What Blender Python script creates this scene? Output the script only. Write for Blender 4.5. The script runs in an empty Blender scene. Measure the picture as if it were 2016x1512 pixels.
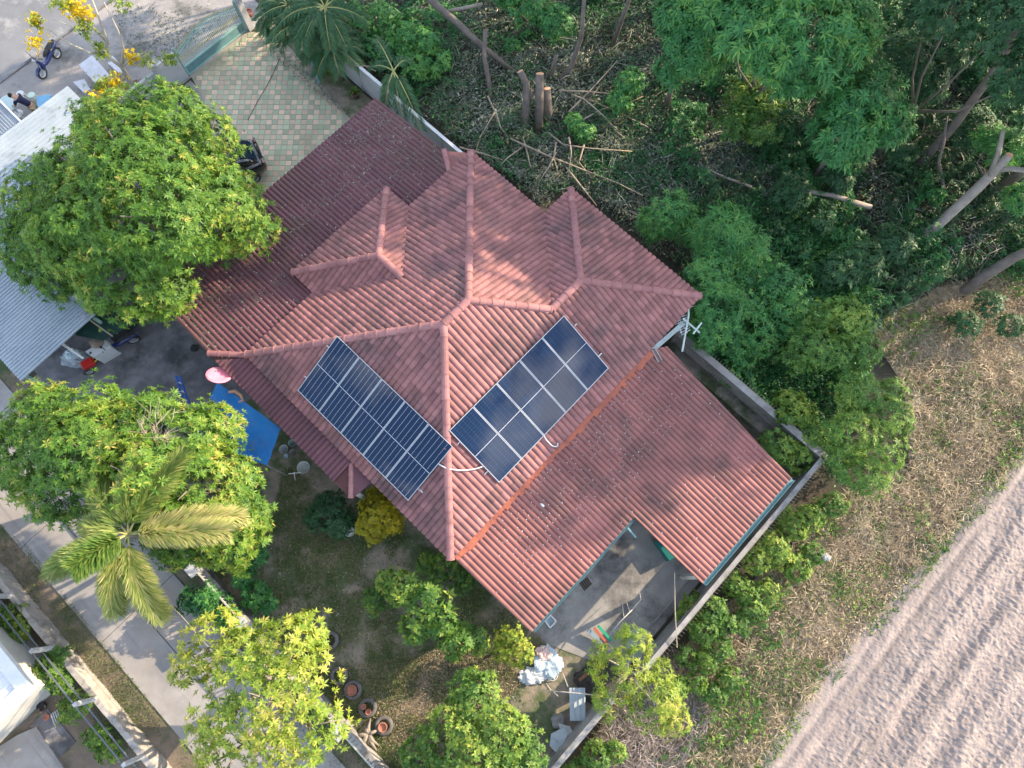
import bpy, math, random
import numpy as np
from mathutils import Vector, Matrix

random.seed(7)
RNG = np.random.default_rng(11)
SC = bpy.context.scene
COL = SC.collection

# ------------------------------------------------------------------ camera, sky, sun, exposure
H, TILT, FPX = 28.0, math.radians(16.0), 1399.0
cam_d = bpy.data.cameras.new('camera'); cam = bpy.data.objects.new('camera', cam_d); COL.objects.link(cam)
cam.location = (0, 0, H); cam.rotation_euler = (TILT, 0, 0)
cam_d.sensor_width = 36.0; cam_d.lens = FPX / 2016.0 * 36.0
cam_d.clip_start = 0.1; cam_d.clip_end = 1500
SC.camera = cam

SUN_AZ, SUN_EL = math.radians(26.0), math.radians(23.0)      # azimuth counted from +X towards +Y
CLOUD = (0.4, 4.4, 1.0)
world = bpy.data.worlds.new('World'); SC.world = world; world.use_nodes = True
wn, wl = world.node_tree.nodes, world.node_tree.links
bg = wn['Background']
sky = wn.new('ShaderNodeTexSky'); sky.sky_type = 'NISHITA'; sky.sun_disc = False
sky.sun_elevation = SUN_EL; sky.sun_rotation = math.pi / 2 - SUN_AZ
sky.air_density = 1.0; sky.dust_density = 0.8; sky.ozone_density = 1.6
# broken white cloud all over the sky (seen mirrored in the solar panels)
tc = wn.new('ShaderNodeTexCoord'); mp = wn.new('ShaderNodeMapping'); mp.inputs['Scale'].default_value = (1.0, 1.0, 2.2); mp.inputs['Location'].default_value = CLOUD
nz = wn.new('ShaderNodeTexNoise'); nz.inputs['Scale'].default_value = 4.2; nz.inputs['Detail'].default_value = 7; nz.inputs['Roughness'].default_value = .58
rp = wn.new('ShaderNodeValToRGB'); rp.color_ramp.elements[0].position = .50; rp.color_ramp.elements[1].position = .62
mixc = wn.new('ShaderNodeMixRGB'); mixc.inputs['Color2'].default_value = (7.6, 7.7, 7.9, 1)
wl.new(tc.outputs['Generated'], mp.inputs['Vector']); wl.new(mp.outputs['Vector'], nz.inputs['Vector'])
wl.new(nz.outputs['Fac'], rp.inputs['Fac']); wl.new(rp.outputs['Color'], mixc.inputs['Fac'])
wl.new(sky.outputs['Color'], mixc.inputs['Color1']); wl.new(mixc.outputs['Color'], bg.inputs['Color'])
bg.inputs['Strength'].default_value = 0.15

sun_d = bpy.data.lights.new('sun', 'SUN'); sun_d.energy = 3.8; sun_d.angle = math.radians(.53); sun_d.color = (1.0, .80, .56)
sun = bpy.data.objects.new('sun', sun_d); COL.objects.link(sun); sun.location = (30, 15, 40)
sd = Vector((math.cos(SUN_EL) * math.cos(SUN_AZ), math.cos(SUN_EL) * math.sin(SUN_AZ), math.sin(SUN_EL)))
sun.rotation_euler = sd.to_track_quat('Z', 'Y').to_euler()

vs = SC.view_settings
vs.view_transform = 'Standard'; vs.look = 'None'; vs.gamma = 1; vs.use_curve_mapping = False
vs.exposure = 1.45
SC.cycles.use_denoising = True
SC.cycles.max_bounces = 6; SC.cycles.diffuse_bounces = 3; SC.cycles.glossy_bounces = 3; SC.cycles.transmission_bounces = 4; SC.cycles.transparent_max_bounces = 4

# ------------------------------------------------------------------ places: pixel rays and the plot's own axes
def P(u, v, z=0.0):
    """point at height z on the ray of photo pixel (u, v)"""
    x = (u - 1008) / FPX; y = -(v - 756) / FPX
    c, s = math.cos(TILT), math.sin(TILT)
    d = (x, y * c + s, y * s - c); t = (z - H) / d[2]
    return np.array([d[0] * t, d[1] * t, z])
def pix(p):
    p = np.atleast_2d(p); c, s = math.cos(TILT), math.sin(TILT)
    dz = p[:, 2] - H
    y = p[:, 1] * c + dz * s; z = -p[:, 1] * s + dz * c
    return np.stack([1008 + FPX * p[:, 0] / -z, 756 - FPX * y / -z], 1)
X0, Y0, ROT = -9.571, 8.063, 0.810
AU = np.array([math.cos(ROT), math.sin(ROT), 0.0]); BV = np.array([math.sin(ROT), -math.cos(ROT), 0.0])
def G(a, b, z=0.0):
    """plot coordinates: a runs along the carport-to-yard eave, b across it"""
    return np.array([X0, Y0, 0.0]) + a * AU + b * BV + np.array([0, 0, z])
def loc(u, v, z=0.0):
    d = P(u, v, z) - np.array([X0, Y0, z]); return float(d @ AU), float(d @ BV)
def unit(v):
    v = np.asarray(v, float); return v / np.linalg.norm(v)

def vnoise(p, seed=0):
    """smooth value noise in [0,1] for points (N,3)"""
    p = np.asarray(p, float); i = np.floor(p).astype(np.int64); f = p - i; f = f * f * (3 - 2 * f)
    def h(x, y, z):
        n = (x * 374761393 + y * 668265263 + z * 2147483647 + seed * 974711) & 0xffffffff
        n = ((n ^ (n >> 13)) * 1274126177) & 0xffffffff
        return ((n ^ (n >> 16)) & 0xffff) / 65535.0
    r = 0
    for dx in (0, 1):
        for dy in (0, 1):
            for dz in (0, 1):
                w = (f[:, 0] if dx else 1 - f[:, 0]) * (f[:, 1] if dy else 1 - f[:, 1]) * (f[:, 2] if dz else 1 - f[:, 2])
                r = r + w * h(i[:, 0] + dx, i[:, 1] + dy, i[:, 2] + dz)
    return r

def in_poly(pts, poly):
    x, y = pts[:, 0], pts[:, 1]; r = np.zeros(len(pts), bool); n = len(poly); j = n - 1
    for i in range(n):
        xi, yi = poly[i]; xj, yj = poly[j]
        with np.errstate(divide='ignore', invalid='ignore'):
            c = ((yi > y) != (yj > y)) & (x < (xj - xi) * (y - yi) / (yj - yi + 1e-12) + xi)
        r ^= c; j = i
    return r

# ------------------------------------------------------------------ materials
MATS = {}
def mat(name, base, var=None, rough=.7, scale=2.0, detail=6, bump=0.0, bscale=None, metal=0.0, coat=0.0, attr=0.0, stain=None, stain_pos=(.5, .7), stain_scale=.6, spec=.5, trans=0.0, attr_cols=None):
    """procedural material: noise between base and var, optional stains, optional per-piece tint from attribute v"""
    if name in MATS: return MATS[name]
    m = bpy.data.materials.new(name); m.use_nodes = True; MATS[name] = m
    N, L = m.node_tree.nodes, m.node_tree.links
    b = N['Principled BSDF']; out = N['Material Output']
    b.inputs['Roughness'].default_value = rough; b.inputs['Metallic'].default_value = metal
    b.inputs['Specular IOR Level'].default_value = spec
    if coat: b.inputs['Coat Weight'].default_value = coat
    tcn = N.new('ShaderNodeTexCoord'); co = tcn.outputs['Object']
    col = None
    if attr_cols:
        at = N.new('ShaderNodeAttribute'); at.attribute_name = 'v'
        r = N.new('ShaderNodeValToRGB'); els = r.color_ramp.elements
        els[0].position, els[0].color = attr_cols[0][0], (*attr_cols[0][1], 1)
        els[1].position, els[1].color = attr_cols[-1][0], (*attr_cols[-1][1], 1)
        for p_, c_ in attr_cols[1:-1]:
            e = els.new(p_); e.color = (*c_, 1)
        L.new(at.outputs['Fac'], r.inputs['Fac']); col = r.outputs['Color']
    else:
        rgb = N.new('ShaderNodeRGB'); rgb.outputs[0].default_value = (*base, 1); col = rgb.outputs[0]
    if var is not None:
        t = N.new('ShaderNodeTexNoise'); t.inputs['Scale'].default_value = scale; t.inputs['Detail'].default_value = detail; t.inputs['Roughness'].default_value = .62
        L.new(co, t.inputs['Vector'])
        r = N.new('ShaderNodeValToRGB'); r.color_ramp.elements[0].position = .36; r.color_ramp.elements[1].position = .66
        L.new(t.outputs['Fac'], r.inputs['Fac'])
        mx = N.new('ShaderNodeMixRGB'); mx.inputs['Color2'].default_value = (*var, 1)
        L.new(r.outputs['Color'], mx.inputs['Fac']); L.new(col, mx.inputs['Color1']); col = mx.outputs['Color']
    if stain is not None:
        t = N.new('ShaderNodeTexNoise'); t.inputs['Scale'].default_value = stain_scale; t.inputs['Detail'].default_value = 8; t.inputs['Roughness'].default_value = .7
        mpn = N.new('ShaderNodeMapping'); mpn.inputs['Location'].default_value = (13.1, 4.7, 2.2); L.new(co, mpn.inputs['Vector']); L.new(mpn.outputs['Vector'], t.inputs['Vector'])
        r = N.new('ShaderNodeValToRGB'); r.color_ramp.elements[0].position = stain_pos[0]; r.color_ramp.elements[1].position = stain_pos[1]
        L.new(t.outputs['Fac'], r.inputs['Fac'])
        mx = N.new('ShaderNodeMixRGB'); mx.inputs['Color2'].default_value = (*stain, 1)
        L.new(r.outputs['Color'], mx.inputs['Fac']); L.new(col, mx.inputs['Color1']); col = mx.outputs['Color']
    if attr:
        at = N.new('ShaderNodeAttribute'); at.attribute_name = 'v'
        mr = N.new('ShaderNodeMapRange'); mr.inputs['To Min'].default_value = 1 - attr; mr.inputs['To Max'].default_value = 1 + attr
        L.new(at.outputs['Fac'], mr.inputs['Value'])
        hs = N.new('ShaderNodeHueSaturation'); L.new(mr.outputs['Result'], hs.inputs['Value']); L.new(col, hs.inputs['Color']); col = hs.outputs['Color']
    L.new(col, b.inputs['Base Color'])
    if bump:
        t = N.new('ShaderNodeTexNoise'); t.inputs['Scale'].default_value = bscale or scale * 6; t.inputs['Detail'].default_value = 5
        L.new(co, t.inputs['Vector'])
        bp = N.new('ShaderNodeBump'); bp.inputs['Strength'].default_value = 1.0; bp.inputs['Distance'].default_value = bump
        L.new(t.outputs['Fac'], bp.inputs['Height']); L.new(bp.outputs['Normal'], b.inputs['Normal'])
    if trans:
        tr = N.new('ShaderNodeBsdfTranslucent'); L.new(col, tr.inputs['Color'])
        ms = N.new('ShaderNodeMixShader'); ms.inputs['Fac'].default_value = trans
        L.new(b.outputs['BSDF'], ms.inputs[1]); L.new(tr.outputs['BSDF'], ms.inputs[2]); L.new(ms.outputs['Shader'], out.inputs['Surface'])
    return m

def leaf_mat(name, cols, rough=.5, trans=.3): return mat(name, (0, 0, 0), rough=rough, attr_cols=cols, trans=trans, spec=.35)

M_TILE = mat('roof_tile_clay', (.31, .138, .130), (.225, .098, .098),   .75, 1.6, attr=.22, stain=(.075, .058, .06), stain_pos=(.48, .76), stain_scale=.55, bump=.004, bscale=30)
M_RIDGE = mat('ridge_tile_clay', (.36, .17, .165), (.27, .12, .12), .75, 3, attr=.18, bump=.004, bscale=30)
M_SHEETN = mat('roof_sheet_maroon', (.150, .060, .072), (.112, .046, .058), .72, 1.2, attr=.12, stain=(.10, .065, .04), stain_pos=(.5, .8), stain_scale=.28, bump=.003, bscale=25)
M_SHEETE = mat('roof_sheet_red', (.30, .122, .108), (.22, .088, .082), .75, 1.3, attr=.14, stain=(.085, .06, .055), stain_pos=(.47, .74), stain_scale=.5, bump=.003, bscale=25)
M_MORTAR = mat('orange_mortar', (.44, .135, .075), (.30, .095, .07), .85, 3, bump=.01, bscale=14)
M_DECK = mat('roof_deck', (.10, .04, .04), rough=.9)
M_WALLH = mat('house_plaster', (.62, .60, .55), (.5, .48, .44), .9, 1.2, bump=.003)
M_TEAL = mat('teal_gutter_paint', (.11, .25, .28), (.16, .30, .32), .5, 4)
M_CONC = mat('concrete_weathered', (.30, .285, .27), (.20, .19, .185), .9, 1.1, stain=(.085, .082, .085), stain_pos=(.48, .68), stain_scale=.55, bump=.006, bscale=18)
M_CONCD = mat('concrete_dark', (.26, .255, .265), (.18, .178, .187), .9, .9, stain=(.095, .095, .105), stain_pos=(.45, .66), stain_scale=.7, bump=.006, bscale=18)
M_CONCY = mat('concrete_yard', (.36, .345, .325), (.25, .24, .235), .9, 1.0, stain=(.07, .07, .075), stain_pos=(.47, .66), stain_scale=.6, bump=.006, bscale=18)
M_LANE = mat('lane_concrete', (.36, .345, .335), (.26, .25, .245), .9, .9, stain=(.31, .255, .21), stain_pos=(.5, .75), stain_scale=.35, bump=.005, bscale=20)
M_WALLC = mat('wall_concrete', (.38, .37, .36), (.26, .25, .245), .9, 1.6, stain=(.10, .095, .09), stain_pos=(.5, .7), stain_scale=.9, bump=.006)
M_WALLP = mat('wall_pale', (.50, .51, .53), (.40, .41, .43), .9, 1.2, stain=(.22, .22, .22), stain_pos=(.58, .8), stain_scale=.7, bump=.004)
M_ROAD = mat('road_asphalt', (.16, .165, .175), (.22, .225, .235), .9, .5, stain=(.40, .385, .37), stain_pos=(.54, .66), stain_scale=.22, bump=.008, bscale=30)
M_GRAVEL = mat('roadside_gravel', (.36, .33, .31), (.25, .235, .23), .95, .8, stain=(.13, .13, .12), stain_pos=(.52, .66), stain_scale=.5, bump=.02, bscale=14)
M_DIRT = mat('yard_dirt', (.32, .26, .205), (.22, .19, .15), .95, 2.2, stain=(.085, .115, .05), stain_pos=(.42, .58), stain_scale=1.0, bump=.02, bscale=10)
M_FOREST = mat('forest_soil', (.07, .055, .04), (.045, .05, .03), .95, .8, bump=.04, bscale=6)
M_VERGE = mat('verge_dirt', (.24, .185, .145), (.15, .12, .095), .95, .9, stain=(.06, .095, .035), stain_pos=(.46, .6), stain_scale=.35, bump=.02, bscale=12)
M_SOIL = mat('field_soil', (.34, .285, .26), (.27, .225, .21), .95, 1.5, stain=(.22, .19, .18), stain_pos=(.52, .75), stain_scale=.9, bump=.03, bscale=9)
def streak(m, col, rot, sc, lo, hi):
    N, L = m.node_tree.nodes, m.node_tree.links; b = N['Principled BSDF']; src = b.inputs['Base Color'].links[0].from_socket
    t = N.new('ShaderNodeTexNoise'); t.inputs['Scale'].default_value = 1.0; t.inputs['Detail'].default_value = 6; t.inputs['Roughness'].default_value = .65
    mr = N.new('ShaderNodeMapping'); mr.inputs['Rotation'].default_value = (0, 0, rot); ms = N.new('ShaderNodeMapping'); ms.inputs['Scale'].default_value = sc; tcn = N.new('ShaderNodeTexCoord')
    L.new(tcn.outputs['Object'], mr.inputs['Vector']); L.new(mr.outputs['Vector'], ms.inputs['Vector']); L.new(ms.outputs['Vector'], t.inputs['Vector'])
    r = N.new('ShaderNodeValToRGB'); r.color_ramp.elements[0].position = lo; r.color_ramp.elements[1].position = hi; L.new(t.outputs['Fac'], r.inputs['Fac'])
    mx = N.new('ShaderNodeMixRGB'); mx.inputs['Color2'].default_value = (*col, 1); L.new(r.outputs['Color'], mx.inputs['Fac']); L.new(src, mx.inputs['Color1']); L.new(mx.outputs['Color'], b.inputs['Base Color'])
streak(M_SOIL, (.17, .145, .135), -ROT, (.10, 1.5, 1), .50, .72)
streak(M_LANE, (.19, .18, .175), -ROT, (2.2, .12, 1), .52, .74)
streak(M_CONCD, (.07, .07, .075), -ROT, (.5, .5, 1), .5, .64)
M_WHITE = mat('white_metal_sheet', (.40, .46, .51), (.33, .39, .44), .5, .9, stain=(.22, .25, .28), stain_pos=(.54, .72), stain_scale=.8, metal=.15)
M_GREYSHEET = mat('grey_metal_sheet', (.36, .40, .44), (.28, .31, .35), .5, .9, metal=.2)
M_WPAINT = mat('white_paint', (.72, .73, .74), (.62, .63, .64), .6, 3)
M_ALU = mat('aluminium', (.55, .56, .58), rough=.4, metal=.5)
M_BARK = mat('bark_grey', (.20, .165, .14), (.12, .10, .085), .9, 3, bump=.02, bscale=14)
M_BARKP = mat('bark_pale', (.36, .31, .27), (.25, .21, .18), .9, 2.5, stain=(.52, .50, .47), stain_pos=(.6, .68), stain_scale=3, bump=.015, bscale=14)
M_TWIG = mat('dry_twig', (.42, .36, .28), (.30, .25, .19), .9, 3)
M_CUT = mat('fresh_cut_wood', (.62, .36, .22), (.50, .26, .15), .85, 8)
M_BLACK = mat('black_rubber', (.03, .03, .033), (.05, .05, .05), .85, 6)
M_TYRE = mat('old_tyre', (.16, .15, .145), (.10, .095, .09), .9, 5)
M_BLUEP = mat('blue_plastic', (.02, .10, .45), (.03, .13, .5), .35, 3)
M_TARP = mat('blue_tarp', (.012, .16, .48), (.02, .22, .58), .5, .8, stain=(.10, .17, .30), stain_pos=(.55, .72), stain_scale=1.4, bump=.02, bscale=3)
M_PINK = mat('pink_paint', (.90, .24, .34), (.85, .30, .38), .5, 3)
M_CLAY = mat('terracotta', (.50, .22, .15), (.38, .16, .11), .85, 5)
M_DKGLASS = mat('car_glass', (.015, .025, .045), rough=.06, coat=1.0)
M_CARP = mat('car_paint_black', (.006, .007, .009), rough=.22, coat=1.0)
M_RED = mat('red_plastic', (.55, .02, .015), rough=.4)
M_YEL = mat('yellow_paint', (.75, .55, .05), rough=.5)
M_GREEN = mat('green_paint', (.04, .22, .15), (.06, .28, .19), .6, 3)
M_GATE = mat('gate_green_paint', (.22, .42, .38), (.30, .50, .45), .5, 3)
M_GOLD = mat('gate_gold_paint', (.42, .36, .14), (.32, .28, .12), .5, 5)
M_GREENTARP = mat('dark_green_tarp', (.01, .045, .04), (.015, .06, .05), .6, 1.5)
M_CLOTHB = mat('pale_blue_plastic', (.55, .66, .72), (.42, .55, .64), .5, 3, bump=.02)
M_NAVY = mat('navy_cloth', (.015, .018, .06), rough=.9)
M_KHAKI = mat('khaki_cloth', (.30, .24, .15), rough=.9)
M_SKIN = mat('skin', (.45, .26, .18), rough=.6)
M_HAIR = mat('black_hair', (.01, .009, .008), rough=.6)
M_PINKTILE = mat('drive_tile_pink', (.62, .455, .33), (.56, .44, .32), .8, 3, attr=.16, stain=(.34, .30, .20), stain_pos=(.55, .75), stain_scale=.35)
M_GRNTILE = mat('drive_tile_green', (.37, .42, .285), (.41, .43, .30), .8, 3, attr=.16, stain=(.36, .33, .21), stain_pos=(.55, .75), stain_scale=.35)
M_GROUT = mat('drive_grout', (.38, .345, .27), (.31, .28, .22), .9, 4)
M_SUNCELL = None

L_MANGO = leaf_mat('mango_leaf', [(0, (.04, .11, .02)), (.35, (.085, .205, .028)), (.7, (.17, .30, .035)), (.88, (.33, .40, .05)), (1, (.52, .42, .12))])
L_LIME = leaf_mat('lime_leaf', [(0, (.06, .14, .02)), (.4, (.17, .29, .035)), (.75, (.34, .42, .05)), (1, (.55, .48, .12))])
L_FOREST = leaf_mat('forest_leaf', [(0, (.02, .075, .028)), (.5, (.045, .175, .055)), (.85, (.075, .27, .07)), (1, (.17, .36, .075))])
L_MID = leaf_mat('mid_leaf', [(0, (.035, .10, .022)), (.5, (.09, .21, .04)), (.85, (.20, .33, .05)), (1, (.36, .42, .07))])
L_YELLOW = leaf_mat('yellow_leaf', [(0, (.12, .15, .01)), (.5, (.32, .30, .012)), (1, (.60, .46, .02))])
L_DARK = leaf_mat('dark_leaf', [(0, (.012, .04, .018)), (.6, (.025, .085, .035)), (1, (.05, .14, .05))])
L_PALM = leaf_mat('palm_leaf', [(0, (.08, .17, .035)), (.45, (.19, .29, .06)), (.8, (.42, .45, .14)), (1, (.66, .58, .26))], trans=.35)
L_PALMG = leaf_mat('palm_leaf_green', [(0, (.025, .08, .035)), (.6, (.055, .15, .06)), (1, (.13, .22, .08))])
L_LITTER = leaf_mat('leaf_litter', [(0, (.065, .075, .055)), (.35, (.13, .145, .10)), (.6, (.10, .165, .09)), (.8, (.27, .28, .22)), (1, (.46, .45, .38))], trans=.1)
L_DRY = leaf_mat('dry_grass', [(0, (.20, .155, .10)), (.45, (.40, .315, .21)), (.75, (.55, .45, .32)), (.9, (.17, .23, .06)), (1, (.64, .56, .45))], trans=.15)
L_GRASS = leaf_mat('lawn_grass', [(0, (.06, .10, .03)), (.5, (.13, .185, .055)), (.8, (.28, .26, .11)), (1, (.44, .37, .20))], trans=.15)
L_FLOWER = leaf_mat('yellow_flower', [(0, (.55, .38, .01)), (1, (.80, .60, .02))])

# ------------------------------------------------------------------ mesh helpers
ORG = {}
def props(o, label=None, cat=None, group=None, kind=None):
    if label: o['label'] = label
    if cat: o['category'] = cat
    if group: o['group'] = group
    if kind: o['kind'] = kind
    return o
def thing(name, label, cat, at, group=None):
    o = bpy.data.objects.new(name, None); COL.objects.link(o); o.empty_display_size = .2
    o.location = tuple(at); ORG[o.name] = np.array(at, float)
    return props(o, label, cat, group)
def link(name, me, m, parent=None):
    o = bpy.data.objects.new(name, me); COL.objects.link(o)
    if m is not None and len(me.materials) == 0: me.materials.append(m)
    if parent is not None: o.parent = parent
    return o

class MB:
    def __init__(s): s.v = []; s.f = []; s.a = []
    def add(s, vs_, fs_, val=None):
        k = len(s.v); s.v += [tuple(x) for x in vs_]; s.f += [tuple(i + k for i in f) for f in fs_]
        s.a += [.5 if val is None else val] * len(vs_); return s
    def box(s, c, ex, ey, ez, val=None):
        """c centre, ex ey ez half-extent vectors"""
        c, ex, ey, ez = (np.asarray(q, float) for q in (c, ex, ey, ez)); v = []
        for k in (-1, 1):
            for j in (-1, 1):
                for i in (-1, 1): v.append(c + i * ex + j * ey + k * ez)
        return s.add(v, [(0, 2, 3, 1), (4, 5, 7, 6), (0, 1, 5, 4), (2, 6, 7, 3), (0, 4, 6, 2), (1, 3, 7, 5)], val)
    def gbox(s, a0, a1, b0, b1, z0, z1, val=None):
        return s.box(G((a0 + a1) / 2, (b0 + b1) / 2, (z0 + z1) / 2), AU * abs(a1 - a0) / 2, BV * abs(b1 - b0) / 2, np.array([0, 0, (z1 - z0) / 2]), val)
    def bar(s, p, q, r, h=None, val=None):
        """straight square bar from p to q"""
        p, q = np.asarray(p, float), np.asarray(q, float); d = q - p; L = np.linalg.norm(d); d = d / L
        up = np.array([0, 0, 1.]) if abs(d[2]) < .9 else np.array([1., 0, 0])
        sx = unit(np.cross(d, up)); sy = np.cross(sx, d)
        return s.box((p + q) / 2, d * L / 2, sx * r, sy * (h if h else r), val)
    def tube(s, pts, rad, n=7, cap=True, val=None):
        pts = [np.asarray(q, float) for q in pts]; m = len(pts)
        if not hasattr(rad, '__len__'): rad = [rad] * m
        v = []; f = []; ref = None
        for i, p in enumerate(pts):
            d = unit(pts[min(i + 1, m - 1)] - pts[max(i - 1, 0)])
            if ref is None: ref = np.array([0, 0, 1.]) if abs(d[2]) < .9 else np.array([1., 0, 0])
            x = unit(np.cross(d, ref)); y = np.cross(x, d); ref = y if abs(np.dot(y, d)) < .5 else ref
            for k in range(n):
                t = 2 * math.pi * k / n; v.append(p + rad[i] * (math.cos(t) * x + math.sin(t) * y))
        for i in range(m - 1):
            for k in range(n):
                f.append((i * n + k, i * n + (k + 1) % n, (i + 1) * n + (k + 1) % n, (i + 1) * n + k))
        if cap: f.append(tuple(range(n - 1, -1, -1))); f.append(tuple((m - 1) * n + k for k in range(n)))
        return s.add(v, f, val)
    def lathe(s, c, prof, n=20, axis=(0, 0, 1), val=None):
        c = np.asarray(c, float); z = unit(axis); x = unit(np.cross(z, (0, 0, 1.) if abs(z[2]) < .9 else (1., 0, 0))); y = np.cross(z, x)
        v = []; f = []
        for r, h in prof:
            for k in range(n):
                t = 2 * math.pi * k / n; v.append(c + z * h + r * (math.cos(t) * x + math.sin(t) * y))
        for i in range(len(prof) - 1):
            for k in range(n): f.append((i * n + k, i * n + (k + 1) % n, (i + 1) * n + (k + 1) % n, (i + 1) * n + k))
        return s.add(v, f, val)
    def prism(s, poly, z0, z1, val=None):
        """poly: list of xy (world)"""
        n = len(poly); v = [(p[0], p[1], z0) for p in poly] + [(p[0], p[1], z1) for p in poly]
        ar = sum(poly[i][0] * poly[(i + 1) % n][1] - poly[(i + 1) % n][0] * poly[i][1] for i in range(n))
        f = [tuple(range(n - 1, -1, -1)), tuple(range(n, 2 * n))] + [(i, (i + 1) % n, n + (i + 1) % n, n + i) for i in range(n)]
        if ar < 0: f = [tuple(reversed(q)) for q in f]
        return s.add(v, f, val)
    def sheet(s, pts, val=None): return s.add(pts, [tuple(range(len(pts)))], val)
    def build(s, name, m, parent=None, smooth=False, attr=False, kind=None, bevel=0.0, at=None):
        me = bpy.data.meshes.new(name)
        if at is not None: org = np.asarray(at, float)
        else: org = ORG[parent.name] if parent is not None else np.zeros(3)
        me.from_pydata([tuple(np.asarray(q) - org) for q in s.v], [], s.f)
        if attr:
            at_ = me.attributes.new('v', 'FLOAT', 'POINT'); at_.data.foreach_set('value', s.a)
        if smooth: me.polygons.foreach_set('use_smooth', [True] * len(me.polygons))
        o = link(name, me, m, parent); ORG[o.name] = org
        if at is not None and parent is None: o.location = tuple(org)
        if kind: o['kind'] = kind
        if bevel:
            md = o.modifiers.new('bevel', 'BEVEL'); md.width = bevel; md.segments = 2; md.limit_method = 'ANGLE'
        return o

def solid(name, label, cat, mb, m, group=None, smooth=False, bevel=0.0):
    at = np.mean(np.array(mb.v), 0); at[2] = np.array(mb.v)[:, 2].min()
    return props(mb.build(name, m, None, smooth=smooth, bevel=bevel, at=at), label, cat, group)
def structure(name, mb, m, **k): return mb.build(name, m, None, kind='structure', **k)
def flat(name, pts_ab, z, m):
    mb = MB(); mb.sheet([G(a, b, z) for a, b in pts_ab]); o = structure(name, mb, m)
    if o.data.polygons[0].normal.z < 0: o.data.flip_normals()
    return o

# ------------------------------------------------------------------ foliage
class Leaves:
    def __init__(s): s.V = []; s.A = []
    def leaf(s, c, d, n, L, Wd, val, droop=.25, arch=.07):
        """arrays: base c, direction d, normal n (N,3); length L, width Wd, tint val (N,)"""
        L = np.asarray(L)[:, None]; Wd = np.asarray(Wd)[:, None]
        sd_ = np.cross(d, n); sd_ /= np.linalg.norm(sd_, axis=1, keepdims=True) + 1e-9
        mid = c + d * L * .45 + n * L * arch
        tip = c + d * L * .97; tip[:, 2] -= (L[:, 0] * droop)
        s.V.append(np.stack([c, mid + sd_ * Wd / 2, tip, mid - sd_ * Wd / 2], 1)); s.A.append(np.asarray(val))
    def rosettes(s, c, ax, k, L, Wd, val, spread=(.0, .7), droop=.25, seed=None):
        n = len(c)
        if n == 0: return
        ax = ax / np.linalg.norm(ax, axis=1, keepdims=True)
        ref = np.where(np.abs(ax[:, 2:3]) < .9, np.array([[0, 0, 1.]]), np.array([[1., 0, 0]]))
        x = np.cross(ax, ref); x /= np.linalg.norm(x, axis=1, keepdims=True); y = np.cross(ax, x)
        ph = RNG.uniform(0, 6.28, n); rs = RNG.uniform(.65, 1.3, n)
        for j in range(k):
            t = ph + 6.283 * j / k + RNG.normal(0, .25, n); e = RNG.uniform(spread[0], spread[1], n)
            rad = np.cos(t)[:, None] * x + np.sin(t)[:, None] * y
            d = rad * np.cos(e)[:, None] + ax * np.sin(e)[:, None]
            nn = ax * np.cos(e)[:, None] - rad * np.sin(e)[:, None]
            sc = RNG.uniform(.7, 1.15, n) * rs
            s.leaf(c, d, nn, L * sc, Wd * sc, np.clip(val + RNG.normal(0, .13, n), 0, 1), droop)
    def count(s): return sum(len(a) for a in s.A)
    def build(s, name, m, parent=None, kind=None):
        V = np.concatenate(s.V).reshape(-1, 3); A = np.repeat(np.concatenate(s.A), 4)
        org = ORG[parent.name] if parent is not None else np.zeros(3)
        V = (V - org).astype(np.float32); n = len(V) // 4
        me = bpy.data.meshes.new(name); me.vertices.add(n * 4); me.vertices.foreach_set('co', V.ravel())
        me.loops.add(n * 4); me.loops.foreach_set('vertex_index', np.arange(n * 4, dtype=np.int32))
        me.polygons.add(n); me.polygons.foreach_set('loop_start', np.arange(0, n * 4, 4, dtype=np.int32)); me.polygons.foreach_set('loop_total', np.full(n, 4, np.int32))
        at = me.attributes.new('v', 'FLOAT', 'POINT'); at.data.foreach_set('value', A.astype(np.float32))
        me.update(calc_edges=True); me.validate()
        o = link(name, me, m, parent); ORG[o.name] = org
        if kind: o['kind'] = kind
        return o

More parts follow.
